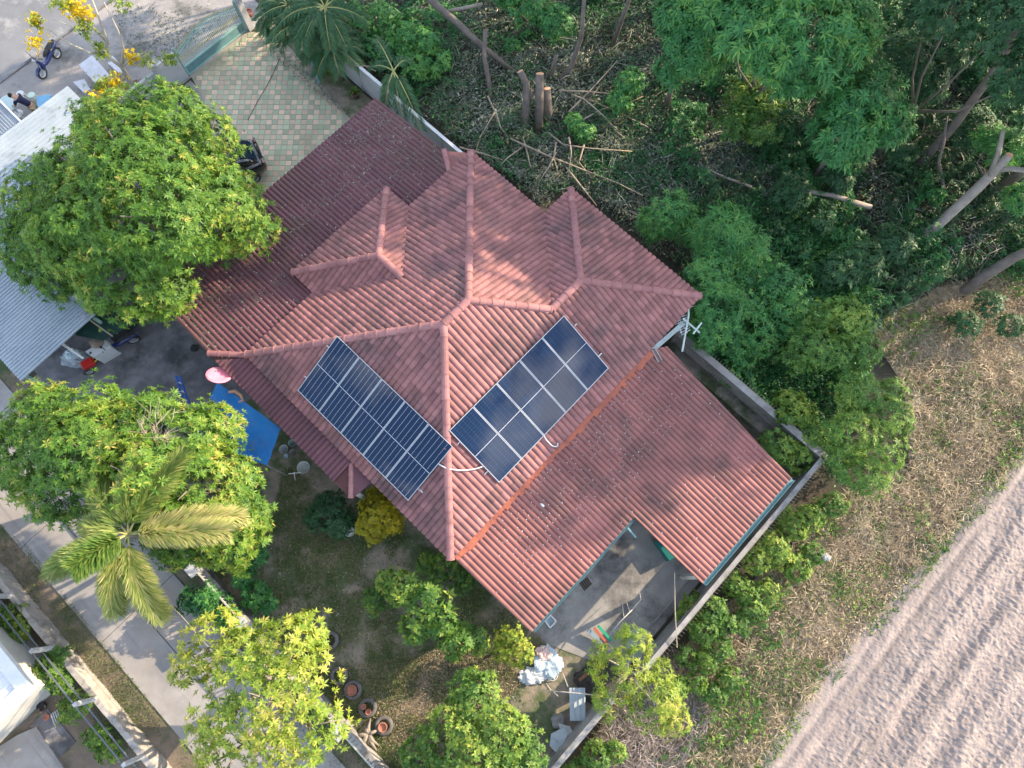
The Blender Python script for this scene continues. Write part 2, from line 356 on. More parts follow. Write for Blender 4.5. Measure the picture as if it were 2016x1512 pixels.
def crown(lv, lobes, dens, k, L, Wd, tint=.45, young=.12, gap=.30, flat_=.85, spread=(.0, .7), droop=.25, under=-.45, seed=1, fill=.3):
    lobes = [(np.asarray(c, float), float(r)) for c, r in lobes]
    for i, (c, r) in enumerate(lobes):
        for shell in (0, 1):
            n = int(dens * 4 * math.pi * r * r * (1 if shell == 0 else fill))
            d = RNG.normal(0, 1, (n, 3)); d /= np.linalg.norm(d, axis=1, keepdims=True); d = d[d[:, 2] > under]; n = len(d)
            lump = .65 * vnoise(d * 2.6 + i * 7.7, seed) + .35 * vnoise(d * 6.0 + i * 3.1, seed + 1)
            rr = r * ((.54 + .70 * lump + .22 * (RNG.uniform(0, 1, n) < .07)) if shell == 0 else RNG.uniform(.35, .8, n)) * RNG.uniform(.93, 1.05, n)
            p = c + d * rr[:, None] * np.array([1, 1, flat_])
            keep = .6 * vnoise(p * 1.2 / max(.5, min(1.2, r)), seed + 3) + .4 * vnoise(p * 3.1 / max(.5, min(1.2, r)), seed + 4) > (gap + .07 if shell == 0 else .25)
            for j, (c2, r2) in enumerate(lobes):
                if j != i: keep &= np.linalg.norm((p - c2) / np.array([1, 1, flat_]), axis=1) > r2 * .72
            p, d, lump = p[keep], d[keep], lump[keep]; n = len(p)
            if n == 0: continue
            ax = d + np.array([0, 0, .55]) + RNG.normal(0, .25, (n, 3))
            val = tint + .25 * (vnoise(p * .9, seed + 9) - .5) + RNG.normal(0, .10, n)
            if shell == 1: val -= .08  # inner leaves tinted darker: the crown's inner shade is put into their colour
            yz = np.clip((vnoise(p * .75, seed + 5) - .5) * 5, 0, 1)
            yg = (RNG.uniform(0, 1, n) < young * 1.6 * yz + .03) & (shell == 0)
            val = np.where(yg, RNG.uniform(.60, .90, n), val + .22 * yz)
            lv.rosettes(p, ax, k, L, Wd, np.clip(val, 0, .98), spread, droop)

def tree(name, label, cat, base, lobes, leafm, barkm, dens=22, k=8, L=.26, Wd=.075, trunk_r=.16, group=None, limbs=True, **kw):
    base = np.asarray(base, float); base = base.copy()
    t = thing(name, label, cat, base, group)
    cen = np.mean([c for c, r in lobes], 0); zmin = min(c[2] - r * .4 for c, r in lobes)
    fork = base + (cen - base) * .1; fork[2] = max(base[2] + .3, zmin * .55 + base[2] * .45)
    mb = MB(); mid = (base + fork) / 2 + np.array([.08, .05, 0]) * trunk_r * 6
    mb.tube([base - np.array([0, 0, .1]), mid, fork], [trunk_r * 1.25, trunk_r, trunk_r * .9], 8)
    mb.build('trunk', barkm, t, smooth=True)
    if limbs:
        mb = MB()
        for c, r in lobes:
            c = np.asarray(c, float); m1 = fork * .55 + c * .45 + np.array([0, 0, -.12 * np.linalg.norm(c - fork)]) + RNG.normal(0, .12, 3)
            mb.tube([fork - (c - fork) * .02, m1, c + np.array([0, 0, r * .25])], [trunk_r * .6, trunk_r * .38, trunk_r * .12], 6)
            for q in range(3):
                e = c + unit(RNG.normal(0, 1, 3) + np.array([0, 0, .6])) * r * .85
                mb.tube([m1 * .3 + c * .7, (c + e) / 2 + RNG.normal(0, .05, 3), e], [trunk_r * .25, trunk_r * .15, trunk_r * .05], 5)
        mb.build('limbs', barkm, t, smooth=True)
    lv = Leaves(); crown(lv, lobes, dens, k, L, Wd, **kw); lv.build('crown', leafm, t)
    return t
def lobes_px(rows): return [(P(u, v, z), r) for u, v, z, r in rows]
def below(rows):
    q = np.mean([P(u, v, z) for u, v, z, r in rows], 0); return np.array([q[0], q[1], 0.0])

# ================================================================== THE SETTING
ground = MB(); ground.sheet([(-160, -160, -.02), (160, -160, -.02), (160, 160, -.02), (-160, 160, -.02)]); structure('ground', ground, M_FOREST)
flat('yard', [(-6.7, -7.5), (0.3, -7.5), (12.0, -14.0), (12.0, 17.5), (-6.7, 17.5)], -.012, M_DIRT)
flat('verge', [(-12.2, -40), (-6.9, -40), (-6.9, 40), (-12.2, 40)], -.014, M_VERGE)
flat('road', [(-70, -60), (70, -60), (70, -20.4), (-70, -20.4)], -.012, M_ROAD)
flat('roadside', [(-6.7, -20.4), (12.0, -20.4), (12.0, -14.2), (-6.7, -14.2)], -.010, M_GRAVEL)
kerb = MB(); kerb.gbox(-30, 30, -20.5, -20.38, -.03, .05); structure('kerb', kerb, M_CONCD)
flat('shed_apron', [(-6.6, -13.9), (2.4, -13.9), (4.5, -8), (-1.2, -4.2), (-1.2, -.3), (-6.6, -2.2)], -.004, M_CONCD)
flat('drive_apron', [(2.4, -14.1), (6.9, -14.1), (6.9, -7), (2.4, -7)], -.006, M_CONC)
flat('courtyard_floor', [(0.2, 10.5), (12.0, 10.5), (12.0, 17.5), (1.4, 17.5), (0.2, 14.8)], .004, M_CONCY)
flat('neighbour_yard', [(-30, -30), (-12.25, -30), (-12.25, 30), (-30, 30)], -.008, M_VERGE)

# lane: cast concrete slabs with open joints
lane_bed = MB(); lane_bed.sheet([G(-11.2, -40, -.006), G(-11.2, 40, -.006), G(-7.75, 40, -.006), G(-7.75, -40, -.006)][::-1])
lane = structure('lane', lane_bed, M_CONCD)
if lane.data.polygons[0].normal.z < 0: lane.data.flip_normals()
sl = [(-11.2, -9.48), (-9.46, -7.75)]
for i in range(-4, 6):
    for a0, a1 in sl:
        b0 = 2.82 + i * 5.0; mb = MB(); mb.gbox(a0 + .008, a1 - .008, b0 + .012, b0 + 4.988, -.003, .03 + random.uniform(0, .008)); mb.build('slab', M_LANE, lane)

# driveway of small square tiles laid square to the north, checkered pink and green
drv_poly = [loc(u, v) for u, v in [(376, 150), (487, 62), (546, 66), (612, 140), (692, 236), (700, 260)]]
drv_poly = [(p[0], p[1]) for p in drv_poly] + [(11.0, -4.0), (3.2, -4.0), (3.2, -8.5), (6.7, -13.0)]
bed = MB(); bed.sheet([G(a, b, .001) for a, b in drv_poly]); drive = structure('driveway', bed, M_GROUT)
if drive.data.polygons[0].normal.z < 0: drive.data.flip_normals()
TS = .268; tiles = []
wpts = np.array([G(a, b)[:2] for a, b in drv_poly]); lo, hi = wpts.min(0), wpts.max(0)
for i in range(int((hi[0] - lo[0]) / TS) + 1):
    for j in range(int((hi[1] - lo[1]) / TS) + 1):
        c = lo + (np.array([i, j]) + .5) * TS
        cr = np.array([c + np.array([sx, sy]) * TS * .46 for sx in (-1, 1) for sy in (-1, 1)])
        if in_poly(cr, wpts).all(): tiles.append((c, (i + j) % 2))
def tile_mesh(mb, c, z, val):
    h = TS * .468; e = .012
    v = [(c[0] + sx * h, c[1] + sy * h, .002) for sx, sy in ((-1, -1), (1, -1), (1, 1), (-1, 1))] + [(c[0] + sx * (h - e), c[1] + sy * (h - e), z) for sx, sy in ((-1, -1), (1, -1), (1, 1), (-1, 1))]
    mb.add(v, [(4, 5, 6, 7), (0, 1, 5, 4), (1, 2, 6, 5), (2, 3, 7, 6), (3, 0, 4, 7)], val)
def seen(c):
    q = pix(np.array([[c[0], c[1], 0]]))[0]
    return not (q[0] < 545 and q[1] > 205 and (q[0] - 300) ** 2 + (q[1] - 400) ** 2 < 245 ** 2)
tiles.sort(key=lambda t: (not seen(t[0]), (t[0][0] ** 2 + t[0][1] ** 2)))
rest = [MB(), MB()]
for n, (c, k) in enumerate(tiles):
    k2 = k if random.random() < .96 else 1 - k
    z = .014 + random.uniform(0, .004); val = random.random()
    if n < 300:
        mb = MB(); tile_mesh(mb, c, z, val); mb.build('tile', M_PINKTILE if k2 else M_GRNTILE, drive, attr=True)
    else: tile_mesh(rest[k2], c, z, val)
rest[0].build('tile_field', M_GRNTILE, drive, attr=True, kind='stuff'); rest[1].build('tile_field', M_PINKTILE, drive, attr=True, kind='stuff')

dg = MB(); dg.sheet([P(u, v, -.008) for u, v in [(1120, 1540), (1200, 1400), (1300, 1320), (1440, 1180), (1560, 1080), (1640, 980), (1790, 920), (1780, 760), (1700, 640), (1850, 570), (2060, 520), (2500, 500), (2500, 900), (2060, 860), (1500, 1560)]])
o = structure('dry_ground', dg, mat('dry_soil', (.42, .34, .26), (.30, .24, .18), .95, .8, stain=(.12, .14, .06), stain_pos=(.5, .66), stain_scale=.4, bump=.03, bscale=8))
if o.data.polygons[0].normal.z < 0: o.data.flip_normals()
# ploughed field with furrows and clods
def field():
    na, nb = 480, 250
    a = np.concatenate([np.linspace(-4, 22, na - 20), np.linspace(22.5, 60, 20)]); b = np.concatenate([np.linspace(22.6, 36, nb - 12), np.linspace(36.5, 70, 12)])
    A, B = np.meshgrid(a, b, indexing='ij'); q = np.stack([A.ravel(), B.ravel(), np.zeros(A.size)], 1)
    edge = .35 * (vnoise(q * np.array([.5, 0, 0]), 3) - .5) * 2
    t = np.clip((q[:, 1] - 22.9 - edge) / 2.2, 0, 1)
    w = .5 * (vnoise(q * np.array([.35, .35, 0]), 5) - .5)
    fur = ((.045 + .07 * vnoise(q * np.array([.25, .5, 0]), 15)) * np.sin(2 * np.pi * (q[:, 1] + w) / 1.45) + .05 * (vnoise(q * np.array([.35, 6.0, 0]), 16) - .5)) * t
    clod = (.05 * (vnoise(q * np.array([.8, 3.4, 0]), 7) - .5) + .05 * (vnoise(q * np.array([3.2, 6.5, 0]), 8) - .5) + .055 * (vnoise(q * 12.0, 9) - .5)) * (.12 + .88 * t)
    rut = sum(-.06 * np.exp(-((q[:, 1] - c - .25 * (vnoise(q * np.array([.3, 0, 0]), 21) - .5)) / .13) ** 2) for c in (23.5, 24.1, 25.0))
    z = .10 + fur + clod + rut + .08 * t
    z = np.where(q[:, 1] < 22.7, -.05, z)
    V = np.array([X0, Y0, 0]) + q[:, :1] * AU + q[:, 1:2] * BV; V[:, 2] = z
    na, nb = len(a), len(b); f = []
    idx = np.arange(na * nb).reshape(na, nb)
    F = np.stack([idx[:-1, :-1], idx[:-1, 1:], idx[1:, 1:], idx[1:, :-1]], -1).reshape(-1, 4)
    me = bpy.data.meshes.new('field'); me.from_pydata(V.tolist(), [], F.tolist())
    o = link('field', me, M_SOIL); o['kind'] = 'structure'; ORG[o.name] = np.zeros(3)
    if me.polygons[100].normal.z < 0: me.flip_normals()
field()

# ================================================================== THE HOUSE
ZE, W, D, S, WW, PP, Q, A1, A2 = 3.70, 11.543, 10.393, .500, 6.451, 1.482, 1.201, 3.299, 8.129
house = thing('house', 'single-storey house under brick-red hipped tile roofs carrying two solar arrays', 'house', G(W / 2, D / 2, 0))
cs = 1 / math.sqrt(1 + S * S); sn = S * cs
def clip(poly, cx):
    """Sutherland-Hodgman: 3-component points (s,t,h) against convex ccw polygon cx in (s,t)"""
    n = len(cx)
    for i in range(n):
        p, q = cx[i], cx[(i + 1) % n]; ex, ey = q[0] - p[0], q[1] - p[1]; out = []
        for k in range(len(poly)):
            c, d = poly[k], poly[(k + 1) % len(poly)]
            sc_ = ex * (c[1] - p[1]) - ey * (c[0] - p[0]); sd_ = ex * (d[1] - p[1]) - ey * (d[0] - p[0])
            if sc_ >= 0: out.append(c)
            if (sc_ >= 0) != (sd_ >= 0):
                t = sc_ / (sc_ - sd_); out.append(tuple(c[m] + t * (d[m] - c[m]) for m in range(3)))
        poly = out
        if len(poly) < 3: return []
    return poly
def ccw(p):
    return p if sum(p[i][0] * p[(i + 1) % len(p)][1] - p[(i + 1) % len(p)][0] * p[i][1] for i in range(len(p))) > 0 else p[::-1]
ROOF_TILES = []
def tile_plane(o3, sdir, tdir, polys, tw, cl, amp, lip, segs, prof, store, over=.03):
    """lay tiles over a roof plane; polys: convex pieces in (s,t)"""
    nrm = np.cross(sdir, tdir)
    if nrm[2] < 0: nrm = -nrm
    polys = [ccw(p) for p in polys]; al = [q for p in polys for q in p]
    s0, s1 = min(q[0] for q in al), max(q[0] for q in al); t0, t1 = min(q[1] for q in al), max(q[1] for q in al)
    for j in range(int((t1 - t0) / cl) + 1):
        for i in range(int((s1 - s0) / tw) + 1):
            sa, ta = s0 + i * tw, t0 + j * cl; fs_ = []; jz = random.uniform(0, .005)
            if not any(sa + tw > min(q[0] for q in p) and sa < max(q[0] for q in p) and ta + cl > min(q[1] for q in p) and ta < max(q[1] for q in p) for p in polys): continue
            hs = [amp * prof(k / segs) for k in range(segs + 1)]
            for k in range(segs):
                xa, xb = sa + tw * k / segs, sa + tw * (k + 1) / segs
                fs_.append([(xa, ta, hs[k] + lip + jz), (xb, ta, hs[k + 1] + lip + jz), (xb, ta + cl + over, hs[k + 1] + jz), (xa, ta + cl + over, hs[k] + jz)])
            V = []; F = []
            for p in polys:
                for f in fs_:
                    c = clip(f, p)
                    if c:
                        F.append(tuple(range(len(V), len(V) + len(c)))); V += c
                for k in range(segs):
                    xa, xb = sa + tw * k / segs, sa + tw * (k + 1) / segs; ok = True
                    for (x_, y_) in (((xa + xb) / 2, ta + 1e-4),):
                        n = len(p)
                        ok = all((p[(m + 1) % n][0] - p[m][0]) * (y_ - p[m][1]) - (p[(m + 1) % n][1] - p[m][1]) * (x_ - p[m][0]) >= 0 for m in range(n))
                    if ok:
                        n0 = len(V); V += [(xa, ta, hs[k] + lip + jz), (xa, ta, hs[k] - .02), (xb, ta, hs[k + 1] - .02), (xb, ta, hs[k + 1] + lip + jz)]; F.append((n0, n0 + 1, n0 + 2, n0 + 3))
            if not F: continue
            Wv = [o3 + q[0] * sdir + q[1] * tdir + (q[2] + .012) * nrm for q in V]
            store.append((Wv, F, np.mean(Wv, 0)))
roll = lambda x: (.5 - .5 * math.cos(2 * math.pi * x)) ** .36
def plane(o_ab, e_ab, in_ab, polys_ab, store, slope=S, z0=ZE, tw=.205, cl=.33, amp=.058, lip=.040, segs=8, prof=roll, deck=None):
    """o_ab eave origin, e_ab eave direction, in_ab upslope direction (plan, in a,b)"""
    o3 = G(o_ab[0], o_ab[1], z0); c_ = 1 / math.sqrt(1 + slope * slope)
    e3 = AU * e_ab[0] + BV * e_ab[1]; u3 = (AU * in_ab[0] + BV * in_ab[1]) * c_ + np.array([0, 0, slope * c_])
    ps = []
    for poly in polys_ab:
        q = []
        for a, b in poly:
            da, db = a - o_ab[0], b - o_ab[1]; q.append((da * e_ab[0] + db * e_ab[1], (da * in_ab[0] + db * in_ab[1]) / c_))
        ps.append(q)
    if deck is not None:
        for q in ps: deck.sheet([o3 + s_ * e3 + t_ * u3 - np.array([0, 0, .02]) for s_, t_ in ccw(q)])
    tile_plane(o3, e3, u3, ps, tw, cl, amp, lip, segs, prof, store)
h2 = D / 2; wm = WW / 2; am = (A1 + A2) / 2; nh = (A2 - A1) / 2
deck = MB()
SE1 = [(0, D), (W - wm, D), (W - wm, D - wm), (W - h2, h2), (h2, h2)]; SE2 = [(W - wm, D), (W + PP, D), (W + PP - wm, D - wm), (W - wm, D - wm)]
plane((0, D), (1, 0), (0, -1), [SE1, SE2], ROOF_TILES, deck=deck)
plane((W, 0), (0, 1), (-1, 0), [[(W, 0), (W, D - WW), (W - wm, D - wm), (W - h2, h2)]], ROOF_TILES, deck=deck)
plane((0, 0), (1, 0), (0, 1), [[(0, 0), (A1, 0), (am, nh), (am, h2), (h2, h2)], [(am, nh), (A2, 0), (W, 0), (W - h2, h2), (am, h2)]], ROOF_TILES, deck=deck)
plane((0, 0), (0, 1), (1, 0), [[(0, 0), (h2, h2), (0, D)]], ROOF_TILES, deck=deck)
plane((W + PP, D), (0, 1), (-1, 0), [[(W + PP, D - WW), (W + PP, D), (W + PP - wm, D - wm)]], ROOF_TILES, deck=deck)
plane((W, D - WW), (1, 0), (0, 1), [[(W, D - WW), (W + PP, D - WW), (W + PP - wm, D - wm), (W - wm, D - wm)]], ROOF_TILES, deck=deck)
plane((A1, -Q), (1, 0), (0, 1), [[(A1, -Q), (A2, -Q), (am, -Q + nh)]], ROOF_TILES, deck=deck)
plane((A2, -Q), (0, 1), (-1, 0), [[(A2, -Q), (A2, 0), (am, nh), (am, -Q + nh)]], ROOF_TILES, deck=deck)
plane((A1, -Q), (0, 1), (1, 0), [[(A1, -Q), (A1, 0), (am, nh), (am, -Q + nh)]], ROOF_TILES, deck=deck)
# fascia boards under the eaves
fas = MB()
for (p, q) in [((0, 0), (0, D)), ((0, D), (W + PP, D)), ((W + PP, D), (W + PP, D - WW)), ((W + PP, D - WW), (W, D - WW)), ((W, D - WW), (W, 0)), ((W, 0), (A2, 0)), ((A2, 0), (A2, -Q)), ((A2, -Q), (A1, -Q)), ((A1, -Q), (A1, 0)), ((A1, 0), (0, 0))]:
    fas.bar(G(*p, ZE - .11), G(*q, ZE - .11), .012, .08)
roof = deck.build('roof', M_DECK, house)
fas.build('fascia_board', M_RIDGE, house)
camp = np.array([0, 0, H])
ROOF_TILES.sort(key=lambda t: np.linalg.norm(t[2] - camp) - .02 * len(t[1]))
restm = MB()
for n, (V, F, c) in enumerate(ROOF_TILES):
    val = random.random()
    if random.random() < .012: val = 1.5
    if n < 300:
        mb = MB(); mb.add(V, F, val); mb.build('tile', M_TILE, roof, attr=True, smooth=True)
    else: restm.add(V, F, val)
restm.build('tile_field', M_TILE, roof, attr=True, smooth=True, kind='stuff')

def ridge_line(p, q, parent, name='ridge_tile', r=.135, step=.40):
    p, q = np.asarray(p, float), np.asarray(q, float); L = np.linalg.norm(q - p); n = max(1, int(round(L / step))); d = (q - p) / L
    x = unit(np.cross(d, (0, 0, 1.))); y = np.cross(x, d)
    for i in range(n):
        mb = MB(); a = p + d * L * i / n; b = p + d * (L * (i + 1) / n + .035); v = []; f = []; m = 8
        for (c, rr) in ((a, r * 1.14), (a + d * .05, r * 1.14), (a + d * .05, r), (b, r * .98)):
            for k in range(m + 1):
                t = math.pi * (1.12 * k / m - .06); v.append(c + rr * (math.cos(t) * x + .85 * math.sin(t) * y) + np.array([0, 0, -.01]))
        for s_ in range(3):
            for k in range(m): f.append((s_ * (m + 1) + k, s_ * (m + 1) + k + 1, (s_ + 1) * (m + 1) + k + 1, (s_ + 1) * (m + 1) + k))
        f.append(tuple(range(m, -1, -1)))
        mb.add(v, f, random.random()); mb.build(name, M_RIDGE, parent, attr=True)
zt, zw, zn = ZE + S * h2 + .05, ZE + S * wm + .05, ZE + S * nh + .05; z0 = ZE + .05
for p, q in [(G(W, 0, z0), G(W - h2, h2, zt)), (G(0, 0, z0), G(h2, h2, zt)), (G(0, D, z0), G(h2, h2, zt)), (G(h2, h2, zt), G(W - h2, h2, zt)),
             (G(W - wm, D - wm, zw), G(W - h2, h2, zt)), (G(W - wm, D - wm, zw), G(W + PP - wm, D - wm, zw)), (G(W + PP, D - WW, z0), G(W + PP - wm, D - wm, zw)), (G(W + PP, D, z0), G(W + PP - wm, D - wm, zw)),
             (G(A2, -Q, z0), G(am, -Q + nh, zn)), (G(A1, -Q, z0), G(am, -Q + nh, zn)), (G(am, -Q + nh, zn), G(am, nh, zn))]:
    ridge_line(p, q, roof)
vf = MB()
for p, q in [((W - wm, D - wm, zw), (W, D - WW, z0)), ((am, nh, zn), (A2, 0, z0)), ((am, nh, zn), (A1, 0, z0))]:
    vf.bar(G(*p) - np.array([0, 0, .045]), G(*q) - np.array([0, 0, .045]), .045, .012)
vf.build('valley_flashing', M_ALU, house)
# walls below
wl_ = MB(); wl_.gbox(.9, W - .9, .9, D - .3, 0, 3.55); wl_.gbox(W - 1.0, W + PP - .8, D - WW + .8, D - .35, 0, 3.545); wl_.gbox(A1 + .7, A2 - .7, -Q + .6, 1.0, 0, 3.54); wl_.gbox(.9, 5.0, D - .35, 13.3, 0, 2.75); wl_.gbox(6.6, 10.0, D - .36, 12.6, 0, 2.7)
wl_.build('wall', M_WALLH, house)

# lower lean-to roofs, made of lapped corrugated sheets
wav5 = lambda x: (.5 - .5 * math.cos(2 * math.pi * 5 * x)) ** .38
def lean_to(name, label, o_ab, e_ab, in_ab, polys, z0_, slope, m, amp=.06, tw=.92, cl=1.25):
    st = []; dk = MB()
    plane(o_ab, e_ab, in_ab, polys, st, slope=slope, z0=z0_, tw=tw, cl=cl, amp=amp, lip=.022, segs=40, prof=wav5, deck=dk)
    r = dk.build(name, M_DECK, house)
    if label: r['label'] = label
    for V, F, c in st:
        mb = MB(); mb.add(V, F, random.random()); mb.build('roof_sheet', m, r, attr=True, smooth=True)
    return r
NS, SS = .125, .165
zi = ZE - .10
AO, BN, AN = -.92, -5.0, 10.95
zNW = zi + NS * BN
nwr = lean_to('carport_roof', 'maroon lean-to roof strewn with dry leaves', (AO, BN), (1, 0), (0, 1), [[(AO, BN), (AN, BN), (AN, -.9), (AN - .9, .45), (.3, .45), (AO, -1.15)]], zNW, NS, M_SHEETN)
swr = lean_to('side_lean_to_roof', 'narrow maroon lean-to roof', (AO, -1.1), (0, 1), (1, 0), [[(AO, -1.15), (AO, 6.5), (-.1, 5.6), (.45, 5.6), (.45, .6), (.3, .45)]], zi - SS * .92, SS, M_SHEETN)
ES = .15; E_B = D + .03
zE = zi + .06
er = lean_to('rear_roof', 'weathered red lean-to roof dotted with pale bolt caps', (.18, 17.1), (1, 0), (0, -1),
             [[(.12, E_B), (.18, 13.92), (5.36, 13.92), (5.36, E_B)], [(5.36, E_B), (5.36, 17.1), (10.35, 17.1), (10.7, 10.75), (10.2, E_B)]], zE - ES * (17.1 - E_B), ES, M_SHEETE)
mo = MB()
n = 60
for i in range(n):
    a0, a1 = .15 + (10.1 - .15) * i / n, .15 + (10.1 - .15) * (i + 1) / n
    mo.gbox(a0, a1, E_B - .02, E_B + .17 + random.uniform(-.05, .08), zE - .05, zE + .088 + random.uniform(-.012, .012))
mo.build('mortar_strip', M_MORTAR, house)
bolts = MB(); zr = lambda b: zE - ES * (b - E_B)
for row in range(26):
    b = E_B + .35 + row * .25
    for i in range(58):
        a = .3 + i * .184
        if (b > 13.85 and a < 5.5) or a > 10.3 or b > 17.0: continue
        dn = .62 if b < 13 and a > 1.5 else .10
        if random.random() > dn * (.5 + .5 * vnoise(np.array([[a * .6, b * .6, 0]]), 5)[0]) : continue
        bolts.box(G(a + random.uniform(-.02, .02), b + random.uniform(-.05, .05), zr(b) + .09), AU * .012 * random.uniform(.6, 1.3), BV * .012 * random.uniform(.6, 1.6), np.array([0, 0, .012]))
bolts.build('bolt_caps', M_WPAINT, house, kind='stuff')
ridge_line(G(AO, -1.15, zi - SS * .92 + .06), G(.1, .1, zi + .04), swr, r=.11)
ridge_line(G(AO, 6.45, zi - SS * .92 + .05), G(-.1, 5.62, zi - .02), swr, r=.09)
he = MB(); he.add([G(AO, 6.5, zi - SS * .92 + .02), G(.4, 6.6, zi - SS * .92 + .02), G(.4, 5.6, zi), G(-.1, 5.6, zi - .02)], [(0, 1, 2, 3)]); he.build('hip_end', M_SHEETN, house, attr=True)
ridge_line(G(AN, -.92, zNW + NS * 4.1 + .06), G(AN - .8, .3, zi + .04), nwr, r=.11)
hn = MB(); hn.add([G(AN, -.9, zNW + NS * 4.1 + .02), G(AN + .55, -.3, zNW + NS * 4.1 - .05), G(AN + .3, .6, zi + .02), G(AN - .8, .5, zi + .02)], [(0, 1, 2, 3)]); hn.build('hip_end', M_SHEETE, house, attr=True)
# gutters, posts
gu = MB(); 
def trough(mb, p, q, w=.065, h=.06):
    mb.bar(p, q, w, .006); d = unit(np.asarray(q) - np.asarray(p)); sd_ = unit(np.cross(d, (0, 0, 1.)))
    for s_ in (-1, 1): mb.bar(np.asarray(p) + sd_ * w * s_ + np.array([0, 0, h]), np.asarray(q) + sd_ * w * s_ + np.array([0, 0, h]), .006, h)
zg = zr(17.1) - .10
trough(gu, G(5.4, 17.2, zg), G(10.4, 17.2, zg)); gu.build('gutter', M_TEAL, house)
gu = MB(); zg2 = zr(13.92) - .09; trough(gu, G(.25, 13.98, zg2), G(5.3, 13.98, zg2), .03, .035); gu.bar(G(4.95, 14.0, zg2 + .04), G(4.95, 14.45, zg2 - .3), .03); gu.build('gutter', M_TEAL, house)
gu = MB(); zg3 = zE + .02
for (p, q) in [((10.25, D + .1), (12.0, D + .25)), ((10.25, D + .1), (10.1, D + .55))]: trough(gu, G(*p, zg3), G(*q, zg3 - .05), .07, .05)
for (p, q) in [((10.9, D + .9), (12.1, D + .2)), ((12.1, D + .2), (12.6, D - .2)), ((11.7, D + .75), (12.25, D + .7)), ((11.9, D + .1), (11.9, D + .9))]: gu.tube([G(*p, zg3 + .06), G(*q, zg3 + .04)], .035, 7)
gu.build('gutter', mat('pale_pipe', (.48, .56, .55), (.36, .42, .40), .6, 4), house)
ps = MB()
for a, b, z in [(AO + .3, BN + .2, 2.8), (4, BN + .2, 2.8), (AN - .3, BN + .2, 2.8), (AO + .2, 3, 3.3), (AO + .2, 6.2, 3.3), (AN + .3, -.4, 3.2), (10.0, 16.9, 2.45), (5.5, 16.9, 2.45)]:
    ps.gbox(a - .08, a + .08, b - .08, b + .08, 0, z)
ps.build('post', M_WALLH, house)
vent = MB(); c = P(1068, 994, zr(12.3) + .05); vent.lathe(c, [(.07, 0), (.07, .10), (.095, .11), (.09, .14), (.03, .16), (0.001, .16)], 14)
solid('roof_vent', 'small white vent cap on the red rear roof', 'vent', vent, M_WPAINT)

# ================================================================== SOLAR ARRAYS
def cell_mat():
    m = bpy.data.materials.new('solar_cells'); m.use_nodes = True; N, L = m.node_tree.nodes, m.node_tree.links; b = N['Principled BSDF']
    tcn = N.new('ShaderNodeTexCoord'); uv = N.new('ShaderNodeUVMap'); uv.uv_map = 'UVMap'
    sep = N.new('ShaderNodeSeparateXYZ'); L.new(uv.outputs['UV'], sep.inputs['Vector'])
    def line(sock, cnt, w):
        m1 = N.new('ShaderNodeMath'); m1.operation = 'MULTIPLY'; m1.inputs[1].default_value = cnt; L.new(sock, m1.inputs[0])
        m2 = N.new('ShaderNodeMath'); m2.operation = 'FRACT'; L.new(m1.outputs[0], m2.inputs[0])
        m3 = N.new('ShaderNodeMath'); m3.operation = 'SUBTRACT'; m3.inputs[1].default_value = .5; L.new(m2.outputs[0], m3.inputs[0])
        m4 = N.new('ShaderNodeMath'); m4.operation = 'ABSOLUTE'; L.new(m3.outputs[0], m4.inputs[0])
        m5 = N.new('ShaderNodeMath'); m5.operation = 'GREATER_THAN'; m5.inputs[1].default_value = .5 - w; L.new(m4.outputs[0], m5.inputs[0]); return m5.outputs[0]
    mxs = N.new('ShaderNodeMath'); mxs.operation = 'MAXIMUM'; L.new(line(sep.outputs['X'], 6, .018), mxs.inputs[0]); L.new(line(sep.outputs['Y'], 24, .022), mxs.inputs[1])
    nzn = N.new('ShaderNodeTexNoise'); nzn.inputs['Scale'].default_value = 1.2; L.new(tcn.outputs['Object'], nzn.inputs['Vector'])
    r = N.new('ShaderNodeValToRGB'); r.color_ramp.elements[0].color = (.004, .014, .042, 1); r.color_ramp.elements[1].color = (.008, .024, .066, 1); L.new(nzn.outputs['Fac'], r.inputs['Fac'])
    mx = N.new('ShaderNodeMixRGB'); mx.inputs['Color2'].default_value = (.05, .065, .11, 1); L.new(mxs.outputs[0], mx.inputs['Fac']); L.new(r.outputs['Color'], mx.inputs['Color1'])
    L.new(mx.outputs['Color'], b.inputs['Base Color']); b.inputs['Roughness'].default_value = .5; b.inputs['Specular IOR Level'].default_value = .0; b.inputs['Coat Weight'].default_value = 1.0; b.inputs['Coat Roughness'].default_value = .03; b.inputs['Coat IOR'].default_value = 1.52
    return m
M_CELL = cell_mat(); M_CELLLINE = mat('cell_line_silver', (.62, .64, .68), rough=.4)
